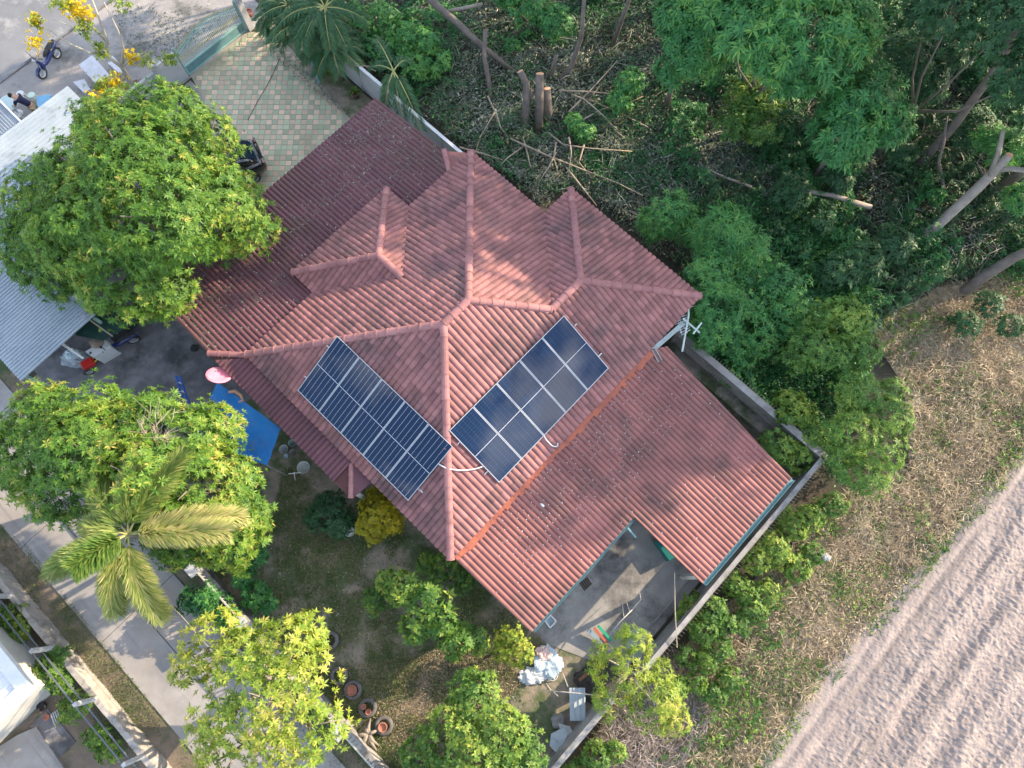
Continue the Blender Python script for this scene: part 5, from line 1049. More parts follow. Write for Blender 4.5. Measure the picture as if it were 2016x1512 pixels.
wood = [(1240, -60), (2060, -60), (2060, 540), (1850, 550), (1720, 640), (1640, 760), (1420, 420), (1280, 330), (1330, 180)]
undergrowth('undergrowth', wood, 34000, L_FOREST, .20, .06, .48, .42, 1.2, 301)
undergrowth('undergrowth', [(650, 30), (700, -60), (1240, -60), (1200, 60), (880, 150), (820, 210)], 7000, L_FOREST, .18, .06, .6, .45, .7, 331)
undergrowth('undergrowth', [(900, 160), (1330, 120), (1420, 400), (1130, 370), (1060, 400), (930, 300), (880, 260)], 5000, L_FOREST, .15, .05, .55, .55, .5, 341)
undergrowth('undergrowth', wood, 12000, L_DARK, .26, .05, .75, .47, 1.5, 311)
undergrowth('undergrowth', [(1320, 400), (1640, 420), (1720, 620), (1650, 960), (1600, 900), (1330, 660), (1390, 580)], 9000, L_FOREST, .19, .05, .62, .40, 1.3, 321)
dry = [(2050, 520), (1850, 570), (1700, 640), (1780, 760), (1790, 920), (1640, 980), (1560, 1080), (1440, 1180), (1300, 1320), (1200, 1400), (1120, 1530), (1460, 1530), (1700, 1240), (1860, 1050), (2050, 850)]
o = scatter('dry_grass', dry, 170000, L_DRY, .30, .022, .56, .06, .26, erect=.3, seed=51, spread_t=.2)
o = scatter('dead_leaf_cover', dry, 60000, L_DRY, .13, .05, .45, .05, .2, seed=53, patch=.3, spread_t=.25)
o = scatter('green_weeds', dry, 60000, L_MID, .15, .05, .45, .16, .3, erect=.35, seed=57, patch=.5, spread_t=.2)
undergrowth('weed_clumps', dry, 12000, L_MID, .14, .045, .5, .52, .45, 351)
undergrowth('dry_tufts', dry, 9000, L_DRY, .42, .02, .5, .44, .35, 361, 9)
o = scatter('field_edge_grass', [(1450, 1530), (1490, 1530), (1780, 1180), (2050, 870), (2050, 800), (1840, 1030), (1640, 1290)], 60000, L_MID, .17, .04, .5, .10, .2, erect=.45, seed=59, patch=.44, spread_t=.25)
o = scatter('twig_cover', [(1240, 1340), (1340, 1280), (1400, 1400), (1330, 1530), (1130, 1530)], 12000, mat('grey_twig', (0, 0, 0), attr_cols=[(0, (.14, .11, .10)), (.6, (.30, .25, .23)), (1, (.48, .43, .40))], rough=.9), .4, .02, .5, .25, .3, seed=61)
yardp = [(520, 1080), (560, 920), (700, 985), (880, 1100), (1050, 1245), (1100, 1290), (1010, 1300), (1080, 1510), (1080, 1560), (760, 1560), (500, 1240)]
o = scatter('lawn_grass', yardp, 120000, L_GRASS, .11, .024, .46, .02, .05, erect=.6, seed=67, patch=.42, pf=.8, spread_t=.22)
o = scatter('lawn_grass', [(700, 1310), (950, 1260), (1040, 1330), (960, 1420), (760, 1470)], 32000, L_DRY, .10, .018, .45, .02, .04, erect=.6, seed=68, patch=.25, spread_t=.22)  # straw-pale blades on the sunlit strip; its brightness is put into their colour
o = scatter('verge_grass', [(0, 1030), (60, 1080), (400, 1512), (300, 1560), (0, 1190)], 60000, L_GRASS, .09, .02, .35, .03, .05, erect=.6, seed=71, patch=.47, spread_t=.2)
o = scatter('verge_grass', [(340, 1090), (400, 1090), (520, 1260), (740, 1512), (640, 1512), (480, 1300)], 20000, L_GRASS, .10, .02, .3, .03, .05, erect=.6, seed=72, patch=.45, spread_t=.2)
o = scatter('yard_leaf_litter', yardp, 3500, L_LITTER, .10, .045, .75, .01, .01, seed=73)
o = scatter('drive_leaf_litter', [(225, 170), (330, 140), (345, 165), (240, 215)], 1600, leaf_mat('brown_leaf', [(0, (.16, .07, .03)), (1, (.36, .20, .10))]), .12, .05, .5, .02, .03, seed=74)
o = scatter('bed_leaf_litter', [(540, 90), (600, 130), (700, 240), (640, 200), (530, 105)], 3500, L_LITTER, .10, .04, .6, .02, .03, seed=75)
o = scatter('roadside_litter', [(220, 20), (420, -10), (440, 40), (330, 120), (250, 90)], 2500, L_LITTER, .10, .045, .5, .01, .01, seed=76, patch=.45)
# leaf litter on the carport roof
p = np.stack([RNG.uniform(AO + .1, AN - .1, 11000), RNG.uniform(BN + .1, -.3, 11000), np.zeros(11000)], 1)
k = RNG.uniform(0, 1, 11000) < np.clip(1.5 * vnoise(p * .35, 81) - .45 + .35 * (p[:, 0] > 7.5) + .3 * (p[:, 0] < 3), .04, 1); p = p[k]
W3 = np.array([X0, Y0, 0]) + p[:, :1] * AU + p[:, 1:2] * BV; W3[:, 2] = zNW + NS * (p[:, 1] - BN) + .065
d = RNG.normal(0, 1, W3.shape); d[:, 2] *= .1; d /= np.linalg.norm(d, axis=1, keepdims=True); lv = Leaves(); m_ = len(W3)
lv.leaf(W3, d, np.tile([0, 0, 1.], (m_, 1)) + RNG.normal(0, .2, W3.shape), RNG.uniform(.05, .13, m_), RNG.uniform(.02, .045, m_), np.clip(RNG.normal(.6, .3, m_), 0, 1), .05); lv.build('roof_leaf_litter', L_LITTER, None, kind='stuff')
for pts in ([(830, 225), (738, 224)], [(775, 250), (752, 272)], [(765, 288), (742, 315)]):
    pass
sticks('pale twig lying on the maroon carport roof', [[(721, 225), (735, 224), (744, 221)], [(776, 252), (762, 262), (754, 270)], [(764, 290), (754, 303), (743, 313)]], .016, 3.05, M_TWIG, 'twigs on the carport roof')

# ================================================================== OBJECTS IN THE YARDS
def frame(at, ang):
    c, s_ = math.cos(ang), math.sin(ang); at = np.asarray(at, float)
    return lambda x, y, z: at + np.array([c * x - s_ * y, s_ * x + c * y, z])
def loft(mb, rings, close=True):
    n = len(rings[0]); v = [p for r_ in rings for p in r_]; f = []
    for i in range(len(rings) - 1):
        for k in range(n): f.append((i * n + k, i * n + (k + 1) % n, (i + 1) * n + (k + 1) % n, (i + 1) * n + k))
    if close: f.append(tuple(range(n - 1, -1, -1))); f.append(tuple((len(rings) - 1) * n + k for k in range(n)))
    mb.add(v, f)
def wheel(T, x, y, r, w, parent, rimm=None):
    ax = T(0, 1, 0) - T(0, 0, 0); c = T(x, y, r)
    mb = MB(); mb.lathe(c, [(r * .68, -w * .5), (r * .93, -w * .5), (r, -w * .3), (r, w * .3), (r * .93, w * .5), (r * .68, w * .5), (r * .68, -w * .5)], 20, axis=ax); o = mb.build('wheel', M_BLACK, parent, smooth=True)
    mb = MB(); mb.lathe(c, [(.03, -w * .3), (.03, w * .3)], 8, axis=ax)
    for k in range(5):
        t = 2 * math.pi * k / 5; d = (T(math.cos(t), 0, math.sin(t)) - T(0, 0, 0)); mb.bar(c, c + d * r * .7, .018, .018)
    mb.lathe(c, [(r * .68, -w * .42), (r * .60, -w * .3), (r * .60, w * .3), (r * .68, w * .42)], 20, axis=ax); mb.build('rim', rimm or M_ALU, o)
def scooter(label, at, ang, pm, seatm, lean=0):
    T = frame(at, ang); t = thing('motorbike', label, 'motorbike', at)
    wheel(T, .62, 0, .28, .09, t); wheel(T, -.60, 0, .28, .10, t)
    mb = MB(); prof = [(-.95, .62, .06, .05), (-.75, .66, .13, .09), (-.4, .60, .15, .13), (-.1, .46, .13, .12), (.15, .42, .10, .10), (.35, .52, .09, .12), (.48, .72, .08, .10)]
    loft(mb, [[T(x, w * math.cos(a), z + h * math.sin(a)) for a in np.linspace(0, 2 * math.pi, 10, endpoint=False)] for x, z, w, h in prof]); mb.build('body', pm, t, smooth=True)
    mb = MB(); loft(mb, [[T(x, w * math.cos(a), z + h * math.sin(a)) for a in np.linspace(0, 2 * math.pi, 10, endpoint=False)] for x, z, w, h in [(-.92, .78, .07, .03), (-.7, .80, .13, .05), (-.35, .77, .14, .05), (-.05, .70, .09, .05), (.02, .66, .03, .02)]]); mb.build('seat', seatm, t, smooth=True)
    mb = MB(); loft(mb, [[T(.40 + .10 * (1 - abs(y) / .26), y, z) for y in np.linspace(-w, w, 7)] + [T(.36 + .10 * (1 - abs(y) / .26), y, z) for y in np.linspace(w, -w, 7)] for z, w in ((.35, .13), (.55, .24), (.78, .22), (.92, .14))]); mb.build('leg_shield', pm, t)
    mb = MB(); mb.tube([T(.62, .06, .28), T(.50, .05, .65), T(.42, .0, .98)], .025, 6); mb.tube([T(.62, -.06, .28), T(.50, -.05, .65), T(.42, .0, .98)], .025, 6); mb.build('fork', M_ALU, t)
    mb = MB(); mb.tube([T(.30, -.36, 1.0), T(.40, -.15, 1.02), T(.42, 0, 1.0), T(.40, .15, 1.02), T(.30, .36, 1.0)], .018, 6); mb.build('handlebar', M_BLACK, t)
    mb = MB(); mb.lathe(T(.50, 0, .95), [(.10, 0), (.09, .06), (.001, .09)], 12, axis=T(1, 0, 0) - T(0, 0, 0)); mb.build('headlamp', M_ALU, t)
    mb = MB(); loft(mb, [[T(.62 + .31 * math.cos(a), y, .28 + .31 * math.sin(a)) for y in (-.06, 0, .06)] + [T(.62 + .295 * math.cos(a), y, .28 + .295 * math.sin(a)) for y in (.06, 0, -.06)] for a in np.linspace(.3, 2.6, 8)]); mb.build('mudguard', pm, t)
    for s_ in (-1, 1):
        mb = MB(); mb.tube([T(.36, .25 * s_, 1.02), T(.36, .30 * s_, 1.2)], .008, 5); mb.lathe(T(.35, .30 * s_, 1.22), [(.001, 0), (.055, .01), (.001, .03)], 10, axis=T(-1, 0, .2) - T(0, 0, 0)); mb.build('mirror', M_BLACK, t)
    mb = MB(); mb.tube([T(-.2, -.14, .30), T(-.8, -.17, .36)], [.035, .05], 8); mb.build('exhaust', M_ALU, t)
M_BLUEM = mat('blue_motor_paint', (.012, .03, .16), rough=.3, coat=.8); M_DARKM = mat('dark_motor_paint', (.02, .022, .05), rough=.35, coat=.6)
q = P(94, 120, .4); scooter('blue motorbike parked on gravel beside the road kerb', (q[0], q[1], 0), math.radians(248), M_BLUEM, M_BLACK)
q = P(262, 642, .4); scooter('dark motorbike with broad black seat beside the green awning', (q[0], q[1], 0), math.radians(52), M_DARKM, M_BLACK)
q = P(232, 678, .4); scooter('blue and white motorbike wedged between dark motorbike and washing machine top', (q[0], q[1], 0), math.radians(205), M_BLUEM, M_BLACK)

# hatchback half hidden under the mango
def car(label, at, ang):
    T = frame(at, ang); t = thing('parked_car', label, 'car', at); Lh = 1.85
    def ring(x, w, zb, zt, n=14):
        out = []
        for k in range(n):
            a = 2 * math.pi * k / n; cx, sz = math.cos(a), math.sin(a); e = .45
            out.append(T(x, w * math.copysign(abs(cx) ** e, cx), (zb + zt) / 2 + (zt - zb) / 2 * math.copysign(abs(sz) ** e, sz)))
        return out
    mb = MB(); loft(mb, [ring(*r_) for r_ in [(-1.92, .55, .42, .70), (-1.86, .70, .34, .88), (-1.6, .80, .24, .98), (-.8, .83, .20, .98), (.4, .83, .20, .96), (.95, .82, .20, .94), (1.45, .77, .24, .86), (1.78, .66, .32, .72), (1.86, .5, .40, .62)]]); mb.build('body', M_CARP, t, smooth=True)
    mb = MB(); loft(mb, [ring(*r_) for r_ in [(-1.62, .62, .9, .98), (-1.30, .66, .9, 1.30), (-1.0, .66, .9, 1.46), (-.3, .68, .9, 1.52), (.2, .67, .9, 1.46), (.75, .70, .9, 1.12), (1.0, .72, .9, .96)]]); mb.build('cabin', M_CARP, t, smooth=True)
    def pane(name, pts):
        mb = MB(); mb.sheet([T(*p) for p in pts]); mb.build(name, M_DKGLASS, t)
    pane('rear_window', [(-1.665, -.50, 1.005), (-1.665, .50, 1.005), (-1.07, .50, 1.475), (-1.07, -.50, 1.475)])
    pane('windscreen', [(1.02, .56, .99), (1.02, -.56, .99), (.26, -.52, 1.47), (.26, .52, 1.47)])
    for s_ in (-1, 1): pane('side_window', [(-1.1, .705 * s_, 1.0), (.6, .725 * s_, 1.0), (.15, .70 * s_, 1.36), (-.9, .69 * s_, 1.38)])
    for x in (-1.15, 1.15):
        for s_ in (-1, 1): wheel(T, x, .76 * s_, .30, .19, t)
    for s_ in (-1, 1):
        mb = MB(); mb.box(T(-1.86, .58 * s_, .82), (T(1, 0, 0) - T(0, 0, 0)) * .05, (T(0, 1, 0) - T(0, 0, 0)) * .13, np.array([0, 0, .10])); mb.build('tail_light', mat('tail_light', (.14, .03, .03), rough=.2, coat=1), t, bevel=.02)
        mb = MB(); mb.box(T(1.74, .55 * s_, .66), (T(1, 0, 0) - T(0, 0, 0)) * .08, (T(0, 1, 0) - T(0, 0, 0)) * .14, np.array([0, 0, .07])); mb.build('headlight', M_ALU, t, bevel=.02)
        mb = MB(); mb.box(T(.62, .86 * s_, 1.0), (T(1, 0, 0) - T(0, 0, 0)) * .05, (T(0, 1, 0) - T(0, 0, 0)) * .09, np.array([0, 0, .06])); mb.build('mirror', M_CARP, t, bevel=.02)
    mb = MB(); mb.box(T(-1.93, 0, .60), (T(1, 0, 0) - T(0, 0, 0)) * .01, (T(0, 1, 0) - T(0, 0, 0)) * .18, np.array([0, 0, .06])); mb.build('number_plate', M_WPAINT, t)
q = P(499, 300, .9); hd = math.radians(205); car('black hatchback half hidden under the mango tree on the tiled drive', (q[0] + 1.62 * math.cos(hd), q[1] + 1.62 * math.sin(hd), .018), hd)

# roadside tables and benches
def slab_table(name, label, cat, poly, zt, m, th=.07):
    pts = [P(u, v, zt) for u, v in poly]; cen = np.mean(pts, 0); t = thing(name, label, cat, (cen[0], cen[1], 0))
    mb = MB(); mb.prism([p[:2] for p in pts], zt - th, zt); mb.build('top', m, t, bevel=.012)
    for p in pts:
        c = cen * .22 + p * .78; mb = MB(); mb.bar((c[0], c[1], 0), (c[0], c[1], zt - th), .05); mb.build('leg', m, t)
M_STONE = mat('white_terrazzo', (.60, .60, .64), (.48, .48, .52), .7, 3, stain=(.35, .35, .36), stain_pos=(.58, .7), stain_scale=2)
slab_table('stone_table', 'white stone table beside the bare flowering tree', 'table', [(154, 128), (181, 108), (216, 148), (188, 164)], .72, M_STONE)
slab_table('stone_bench', 'long white stone bench against the front wall', 'bench', [(211, 124), (221, 109), (246, 138), (236, 146)], .42, M_STONE)
slab_table('stone_bench', 'short white stone bench on the shed side of the stone table', 'bench', [(143, 161), (166, 155), (178, 176), (164, 182)], .42, M_STONE)
mb = MB(); mb.prism([p[:2] for p in [P(72, 190, .3), P(98, 185, .3), P(98, 212, .3), P(72, 215, .3)]], 0, .32); solid('storage_box', 'light blue plastic box beside the crouching person', 'box', mb, mat('light_blue_plastic', (.16, .40, .62), (.2, .45, .66), .45, 3), bevel=.03)
rt = thing('round_table', 'round white table in front of the person in navy', 'table', (*P(16, 203, 0)[:2], 0))
c = P(16, 203, .72); mb = MB(); mb.lathe(c, [(.001, .02), (.44, .02), (.46, 0), (.44, -.03), (.001, -.03)], 24); mb.build('top', mat('pale_mint', (.55, .68, .70), (.5, .62, .64), .5, 3), rt, smooth=False)
mb = MB(); mb.lathe((c[0], c[1], 0), [(.22, 0), (.20, .03), (.05, .05), (.05, .69)], 14); mb.build('pedestal', M_ALU, rt)
for (u, v, z, lab, m) in [(39, 184, .0, 'white plastic stool behind the person in navy', M_WPAINT), (61, 187, .0, 'pale green plastic stool beside the light blue box', mat('pale_green_plastic', (.55, .68, .58), rough=.5)), (33, 228, .0, 'white plastic stool by the black canopy', M_WPAINT)]:
    q = P(u, v, .4); st = thing('stool', lab, 'stool', (q[0], q[1], 0)); mb = MB(); mb.lathe((q[0], q[1], 0), [(.001, .42), (.15, .42), (.17, .40), (.17, .37)], 16); mb.build('seat', m, st)
    for k in range(4):
        t = math.pi / 4 + k * math.pi / 2; mb = MB(); mb.bar((q[0] + .12 * math.cos(t), q[1] + .12 * math.sin(t), .38), (q[0] + .17 * math.cos(t), q[1] + .17 * math.sin(t), 0), .018); mb.build('leg', m, st)
# person bending over the round table
def skinned(name, verts, edges, rad, m, parent, sub=2):
    me = bpy.data.meshes.new(name); org = ORG[parent.name]; me.from_pydata([tuple(np.asarray(p) - org) for p in verts], edges, [])
    o = link(name, me, m, parent); ORG[o.name] = org
    md = o.modifiers.new('skin', 'SKIN'); md.use_smooth_shade = True; md.branch_smoothing = .6
    sv = me.skin_vertices[0].data
    for i, r_ in enumerate(rad): sv[i].radius = (r_, r_); sv[i].use_root = (i == 0)
    sb_ = o.modifiers.new('sub', 'SUBSURF'); sb_.levels = sub; sb_.render_levels = sub; return o
q = P(62, 208, .9); T = frame((q[0], q[1], 0), math.radians(165)); pr = thing('person', 'person in navy top and khaki trousers bending over the round white table', 'person', (q[0], q[1], 0))
V = [(0, 0, .92), (.12, 0, 1.05), (.30, 0, 1.20), (.46, 0, 1.30), (.56, 0, 1.33), (.70, 0, 1.36)]; E_ = [(0, 1), (1, 2), (2, 3), (3, 4), (4, 5)]; R_ = [.13, .13, .15, .14, .055, .095]
for s_ in (1, -1):
    k = len(V); V += [(.44, .19 * s_, 1.27), (.56, .27 * s_, 1.02), (.76, .20 * s_, .86), (.86, .16 * s_, .81)]; E_ += [(3, k), (k, k + 1), (k + 1, k + 2), (k + 2, k + 3)]; R_ += [.06, .048, .034, .03]
    h = k + 3
    for j, (dx, dy) in enumerate([(.05, .05), (.095, .025), (.105, 0), (.098, -.022), (.08, -.042)]):
        V += [(.86 + dx * .55, .16 * s_ + dy * s_, .795), (.86 + dx, .16 * s_ + dy * 1.15 * s_, .775)]; E_ += [(h, len(V) - 2), (len(V) - 2, len(V) - 1)]; R_ += [.009, .008]
    k = len(V); V += [(-.02, .10 * s_, .86), (.06, .13 * s_, .48), (-.04, .14 * s_, .09), (.12, .15 * s_, .04)]; E_ += [(0, k), (k, k + 1), (k + 1, k + 2), (k + 2, k + 3)]; R_ += [.085, .06, .04, .035]
skinned('body', [T(*p) for p in V], E_, R_, M_SKIN, pr)
skinned('shirt', [T(*p) for p in [(.0, 0, .94), (.12, 0, 1.05), (.30, 0, 1.20), (.45, 0, 1.29), (.44, .19, 1.27), (.53, .25, 1.09), (.44, -.19, 1.27), (.53, -.25, 1.09)]], [(0, 1), (1, 2), (2, 3), (3, 4), (4, 5), (3, 6), (6, 7)], [.16, .155, .175, .165, .085, .07, .085, .07], M_NAVY, pr)
skinned('trousers', [T(*p) for p in [(-.01, 0, .90), (-.02, .10, .84), (.06, .13, .48), (-.04, .14, .14), (-.02, -.10, .84), (.06, -.13, .48), (-.04, -.14, .14)]], [(0, 1), (1, 2), (2, 3), (0, 4), (4, 5), (5, 6)], [.15, .11, .08, .065, .11, .08, .065], M_KHAKI, pr)
mb = MB(); c = T(.69, 0, 1.385); mb.lathe(c, [(.001, .10), (.05, .09), (.085, .05), (.104, -.01), (.095, -.06)], 14, axis=T(-.25, 0, 1) - T(0, 0, 0)); mb.build('hair', M_HAIR, pr, smooth=True)
mb = MB(); mb.lathe(T(.795, 0, 1.35), [(.018, -.02), (.016, .01), (.002, .025)], 8, axis=T(1, 0, 0) - T(0, 0, 0)); mb.build('nose', M_SKIN, pr)
for s_ in (1, -1):
    mb = MB(); mb.lathe(T(.70, .096 * s_, 1.36), [(.001, -.01), (.028, 0), (.001, .015)], 8, axis=T(0, s_, 0) - T(0, 0, 0)); mb.build('ear', M_SKIN, pr)
    mb = MB(); mb.lathe(T(.783, .035 * s_, 1.385), [(.012, -.008), (.010, .006), (.001, .009)], 8, axis=T(1, 0, 0) - T(0, 0, 0)); mb.build('eye', M_HAIR, pr)
mb = MB(); mb.bar(T(.783, -.025, 1.315), T(.783, .025, 1.315), .006); mb.build('mouth', mat('lips', (.35, .12, .1), rough=.6), pr)

# blue tarp canopy
tp = thing('tarp_canopy', 'blue tarp canopy stretched from the side roof under the mango edge', 'canopy', (*P(500, 850, 0)[:2], 0))
cr = [P(428, 752, 2.85), P(552, 843, 2.75), P(527, 917, 2.35), P(378, 860, 2.3)]; v = []; f = []; n = 36
for i in range(n + 1):
    for j in range(n + 1):
        s_, t = i / n, j / n; p = (1 - s_) * (1 - t) * cr[0] + s_ * (1 - t) * cr[1] + s_ * t * cr[2] + (1 - s_) * t * cr[3]
        p = p + np.array([0, 0, -.16 * math.sin(math.pi * s_) * math.sin(math.pi * t) + .025 * math.sin(11 * s_ + 4 * t) + .018 * math.sin(23 * t + 6 * s_) + .02 * math.sin(17 * (s_ - t))]); v.append(p)
for i in range(n):
    for j in range(n): f.append((i * (n + 1) + j, (i + 1) * (n + 1) + j, (i + 1) * (n + 1) + j + 1, i * (n + 1) + j + 1))
mb = MB(); mb.add(v, f); o = mb.build('tarp', M_TARP, tp, smooth=True)
for i in (2, 3): mb = MB(); mb.tube([cr[i] * np.array([1, 1, 0]), cr[i]], .025, 6); mb.build('pole', M_ALU, tp)
mb = MB(); mb.tube([P(450, 772, 2.95), P(463, 770, 2.97), P(474, 778, 2.95), P(478, 788, 2.93), P(470, 792, 2.92)], [.05, .07, .06, .05, .03], 7); solid('rag', 'crumpled salmon rag lying on the blue tarp', 'rag', mb, mat('salmon_cloth', (.60, .34, .24), (.5, .3, .2), .9, 4))
# pink satellite dish
dn = unit((.27, .55, .79)); dc = P(431, 742, 3.5); ds = thing('satellite_dish', 'pink satellite dish above the blue tarp corner', 'satellite dish', (dc[0], dc[1], 2.7))
mb = MB(); mb.lathe(dc, [(.001, 0), (.12, .008), (.24, .03), (.44, .10), (.445, .094), (.24, .02), (.001, -.012)], 28, axis=dn); mb.build('dish', M_PINK, ds, smooth=True)
x_ = unit(np.cross(dn, (0, 0, 1.))); y_ = np.cross(dn, x_)
mb = MB(); mb.tube([dc - y_ * .42 + dn * .09, dc - y_ * .2 + dn * .42], .012, 6); mb.build('feed_arm', M_ALU, ds)
mb = MB(); mb.lathe(dc - y_ * .2 + dn * .42, [(.03, -.05), (.03, .05), (.001, .05)], 10, axis=dn); mb.build('feed_horn', M_ALU, ds)
mb = MB(); mb.tube([dc - dn * .02, dc - dn * .15, (dc[0], dc[1], 2.7)], .02, 7); mb.build('mast', M_ALU, ds)
# ladder, small black bag on the apron
ld = thing('ladder', 'blue step ladder leaning at the mango edge on the apron', 'ladder', P(365, 785, 0))
a, b = P(350, 740, 1.3), P(366, 792, .05); sd_ = unit(np.cross(b - a, (0, 0, 1.)))
for s_ in (-1, 1): mb = MB(); mb.bar(a + sd_ * .12 * s_ * .7, b + sd_ * .12 * s_, .035, .02); mb.build('rail', M_BLUEP, ld)
for k in range(6): c = a + (b - a) * (k + .5) / 6; mb = MB(); mb.bar(c - sd_ * .11, c + sd_ * .11, .03, .012); mb.build('rung', M_ALU if k % 2 else M_BLUEP, ld)
def lump(name, label, cat, c, r, m, seed=0, sq=(1, 1, .6), amp=.35, n=14, group=None):
    v = []; f = []; d = []
    for i in range(n + 1):
        for j in range(2 * n):
            a, b = math.pi * i / n, math.pi * j / n; d.append((math.sin(a) * math.cos(b), math.sin(a) * math.sin(b), math.cos(a)))
    d = np.array(d); nz_ = vnoise(d * 2.2 + seed * 3.7, seed) * .5 + vnoise(d * 5 + seed, seed + 1) * .5
    pts = np.asarray(c) + d * (r * (1 - amp + 2 * amp * nz_))[:, None] * np.array(sq); pts[:, 2] -= min(pts[:, 2].min() - max(c[2] - r, 0), 0) * 0
    pts[:, 2] = np.maximum(pts[:, 2], .004 + 0 * pts[:, 2])
    for i in range(n):
        for j in range(2 * n): f.append((i * 2 * n + j, (i + 1) * 2 * n + j, (i + 1) * 2 * n + (j + 1) % (2 * n), i * 2 * n + (j + 1) % (2 * n)))
    mb = MB(); mb.add(pts, f); return solid(name, label, cat, mb, m, smooth=name not in ('plastic_heap', 'sack'), group=group)
lump('plastic_bag', 'small black bag dropped on the dark concrete apron', 'bag', P(382, 685, .1), .16, M_BLACK, 3)
lump('plastic_bag', 'white plastic bag caught in the dry grass by the field', 'bag', P(1627, 1097, .2), .16, M_WPAINT, 4)
# apron clutter
lump('sack', 'bulging grey plastic sack beside the white pole', 'sack', P(150, 706, .35), .45, mat('grey_plastic', (.36, .42, .46), (.25, .28, .32), .5, 4, bump=.03), 5, (1.2, .8, .9))
lump('sack', 'blue-white plastic bundle on top of the grey sack', 'sack', P(142, 697, .75), .28, M_CLOTHB, 6, (1, .8, .7))
aw = MB(); pts = [P(215, 588, 2.2), P(255, 640, 2.0), P(205, 672, 1.9), P(150, 660, 2.0), P(128, 640, 2.1), P(178, 600, 2.2)]
aw.prism([p[:2] for p in pts], 1.95, 1.97); solid('awning', 'dark green awning sheet hung below the stained roof sheets', 'awning', aw, M_GREENTARP)
mb = MB(); mb.tube([P(124, 678, 2.3), P(165, 706, 2.0)], .045, 8); solid('pole', 'white pole poking out under the white roof edge', 'pole', mb, M_WPAINT)
mb = MB(); mb.tube([P(170, 625, 2.4), P(222, 662, 2.1)], .03, 7); solid('pole', 'thin brown pole across the dark green awning', 'pole', mb, M_TWIG)
wm_ = thing('washing_machine', 'white top of an old washing machine beside the red cart', 'washing machine', (*P(192, 690, 0)[:2], 0))
tp_ = [P(u, v, .9) for u, v in [(167, 692), (205, 668), (218, 682), (182, 703)]]; mb = MB(); mb.prism([p[:2] for p in tp_], 0, .86); mb.build('cabinet', M_WPAINT, wm_, bevel=.02)
mb = MB(); mb.prism([p[:2] for p in tp_], .861, .9); o = mb.build('lid', M_WPAINT, wm_, bevel=.015); mb = MB(); mb.lathe(P(178, 695, .902), [(.001, .02), (.045, .015), (.05, 0)], 12); mb.build('knob', M_BLACK, o)
lump('cardboard_heap', 'heap of torn cardboard on the washing machine', 'cardboard', P(190, 675, 1.0), .26, mat('cardboard', (.32, .25, .19), (.25, .19, .14), .9, 5), 8, (1, .8, .5))
ct = thing('cart', 'small black pedal cart with red box and yellow bars', 'cart', (*P(198, 712, 0)[:2], 0)); q = P(200, 710, 0); T = frame((q[0], q[1], 0), math.radians(32))
for x, y in ((-.55, .3), (-.55, -.3), (.62, 0)): wheel(T, x, y, .22, .07, ct)
mb = MB(); mb.bar(T(-.6, 0, .32), T(.6, 0, .36), .03); mb.bar(T(-.55, -.3, .3), T(-.55, .3, .3), .025); mb.tube([T(.6, 0, .25), T(.5, 0, .85)], .02, 6); mb.build('chassis', M_BLACK, ct)
mb = MB(); mb.box(T(-.35, -.12, .48), (T(1, 0, 0) - T(0, 0, 0)) * .24, (T(0, 1, 0) - T(0, 0, 0)) * .17, np.array([0, 0, .12])); mb.build('box', M_RED, ct, bevel=.03)
for s_ in (-1, 1): mb = MB(); mb.bar(T(-.1, -.12 + .09 * s_, .5), T(.55, -.05 + .05 * s_, .72), .016); mb.build('side_bar', M_YEL, ct)
mb = MB(); mb.tube([T(.48, -.25, .88), T(.52, 0, .86), T(.48, .25, .88)], .015, 6); mb.build('handlebar', M_BLACK, ct)
# basins, pots and jars by the tarp
def basin(label, u, v, z, r, h, m, name='basin', cat='basin'):
    c = P(u, v, z); mb = MB(); mb.lathe((c[0], c[1], z - h), [(.001, 0), (r * .72, 0), (r, h), (r * 1.06, h), (r * 1.04, h - .015), (r * .93, h - .01), (r * .68, .025), (.001, .025)], 22); return solid(name, label, cat, mb, m, smooth=True)
M_PALEG = mat('galvanised', (.50, .53, .52), (.40, .43, .42), .5, 4)
basin('large pale round basin on the grass by the tarp pole', 597, 920, .35, .24, .34, M_PALEG)
basin('small grey bowl beside the blue tarp', 558, 884, .3, .17, .28, M_PALEG); basin('greenish bowl under the side roof edge', 575, 872, .3, .15, .28, mat('jade_plastic', (.30, .42, .38), rough=.5)); basin('little pale blue cup between the bowls', 563, 898, .25, .09, .2, M_CLOTHB)
basin('round grey bowl between basin and cup', 575, 890, .25, .12, .22, M_WALLC)
jr = thing('water_jar', 'pale lidded water jar beside the golden bush', 'jar', (*P(690, 1044, 0)[:2], 0)); c = P(690, 1044, 0)
mb = MB(); mb.lathe(c, [(.001, 0), (.17, 0), (.26, .2), (.27, .4), (.22, .55), (.23, .58)], 22); mb.build('body', M_PALEG, jr, smooth=True); mb = MB(); mb.lathe(c + np.array([0, 0, .585]), [(.255, 0), (.255, .02), (.12, .05), (.03, .06), (.03, .09), (.001, .09)], 22); mb.build('lid', mat('pale_lid', (.62, .66, .68), rough=.5), jr)
tps = thing('standpipe', 'white standpipe tap beside the large pale basin', 'tap', P(581, 945, 0)); mb = MB(); mb.tube([P(581, 945, 0), P(579, 930, .7)], .02, 7); mb.build('pipe', M_WPAINT, tps); mb = MB(); mb.tube([P(568, 933, .65), P(592, 930, .65)], .016, 6); mb.build('spout', M_WPAINT, tps)
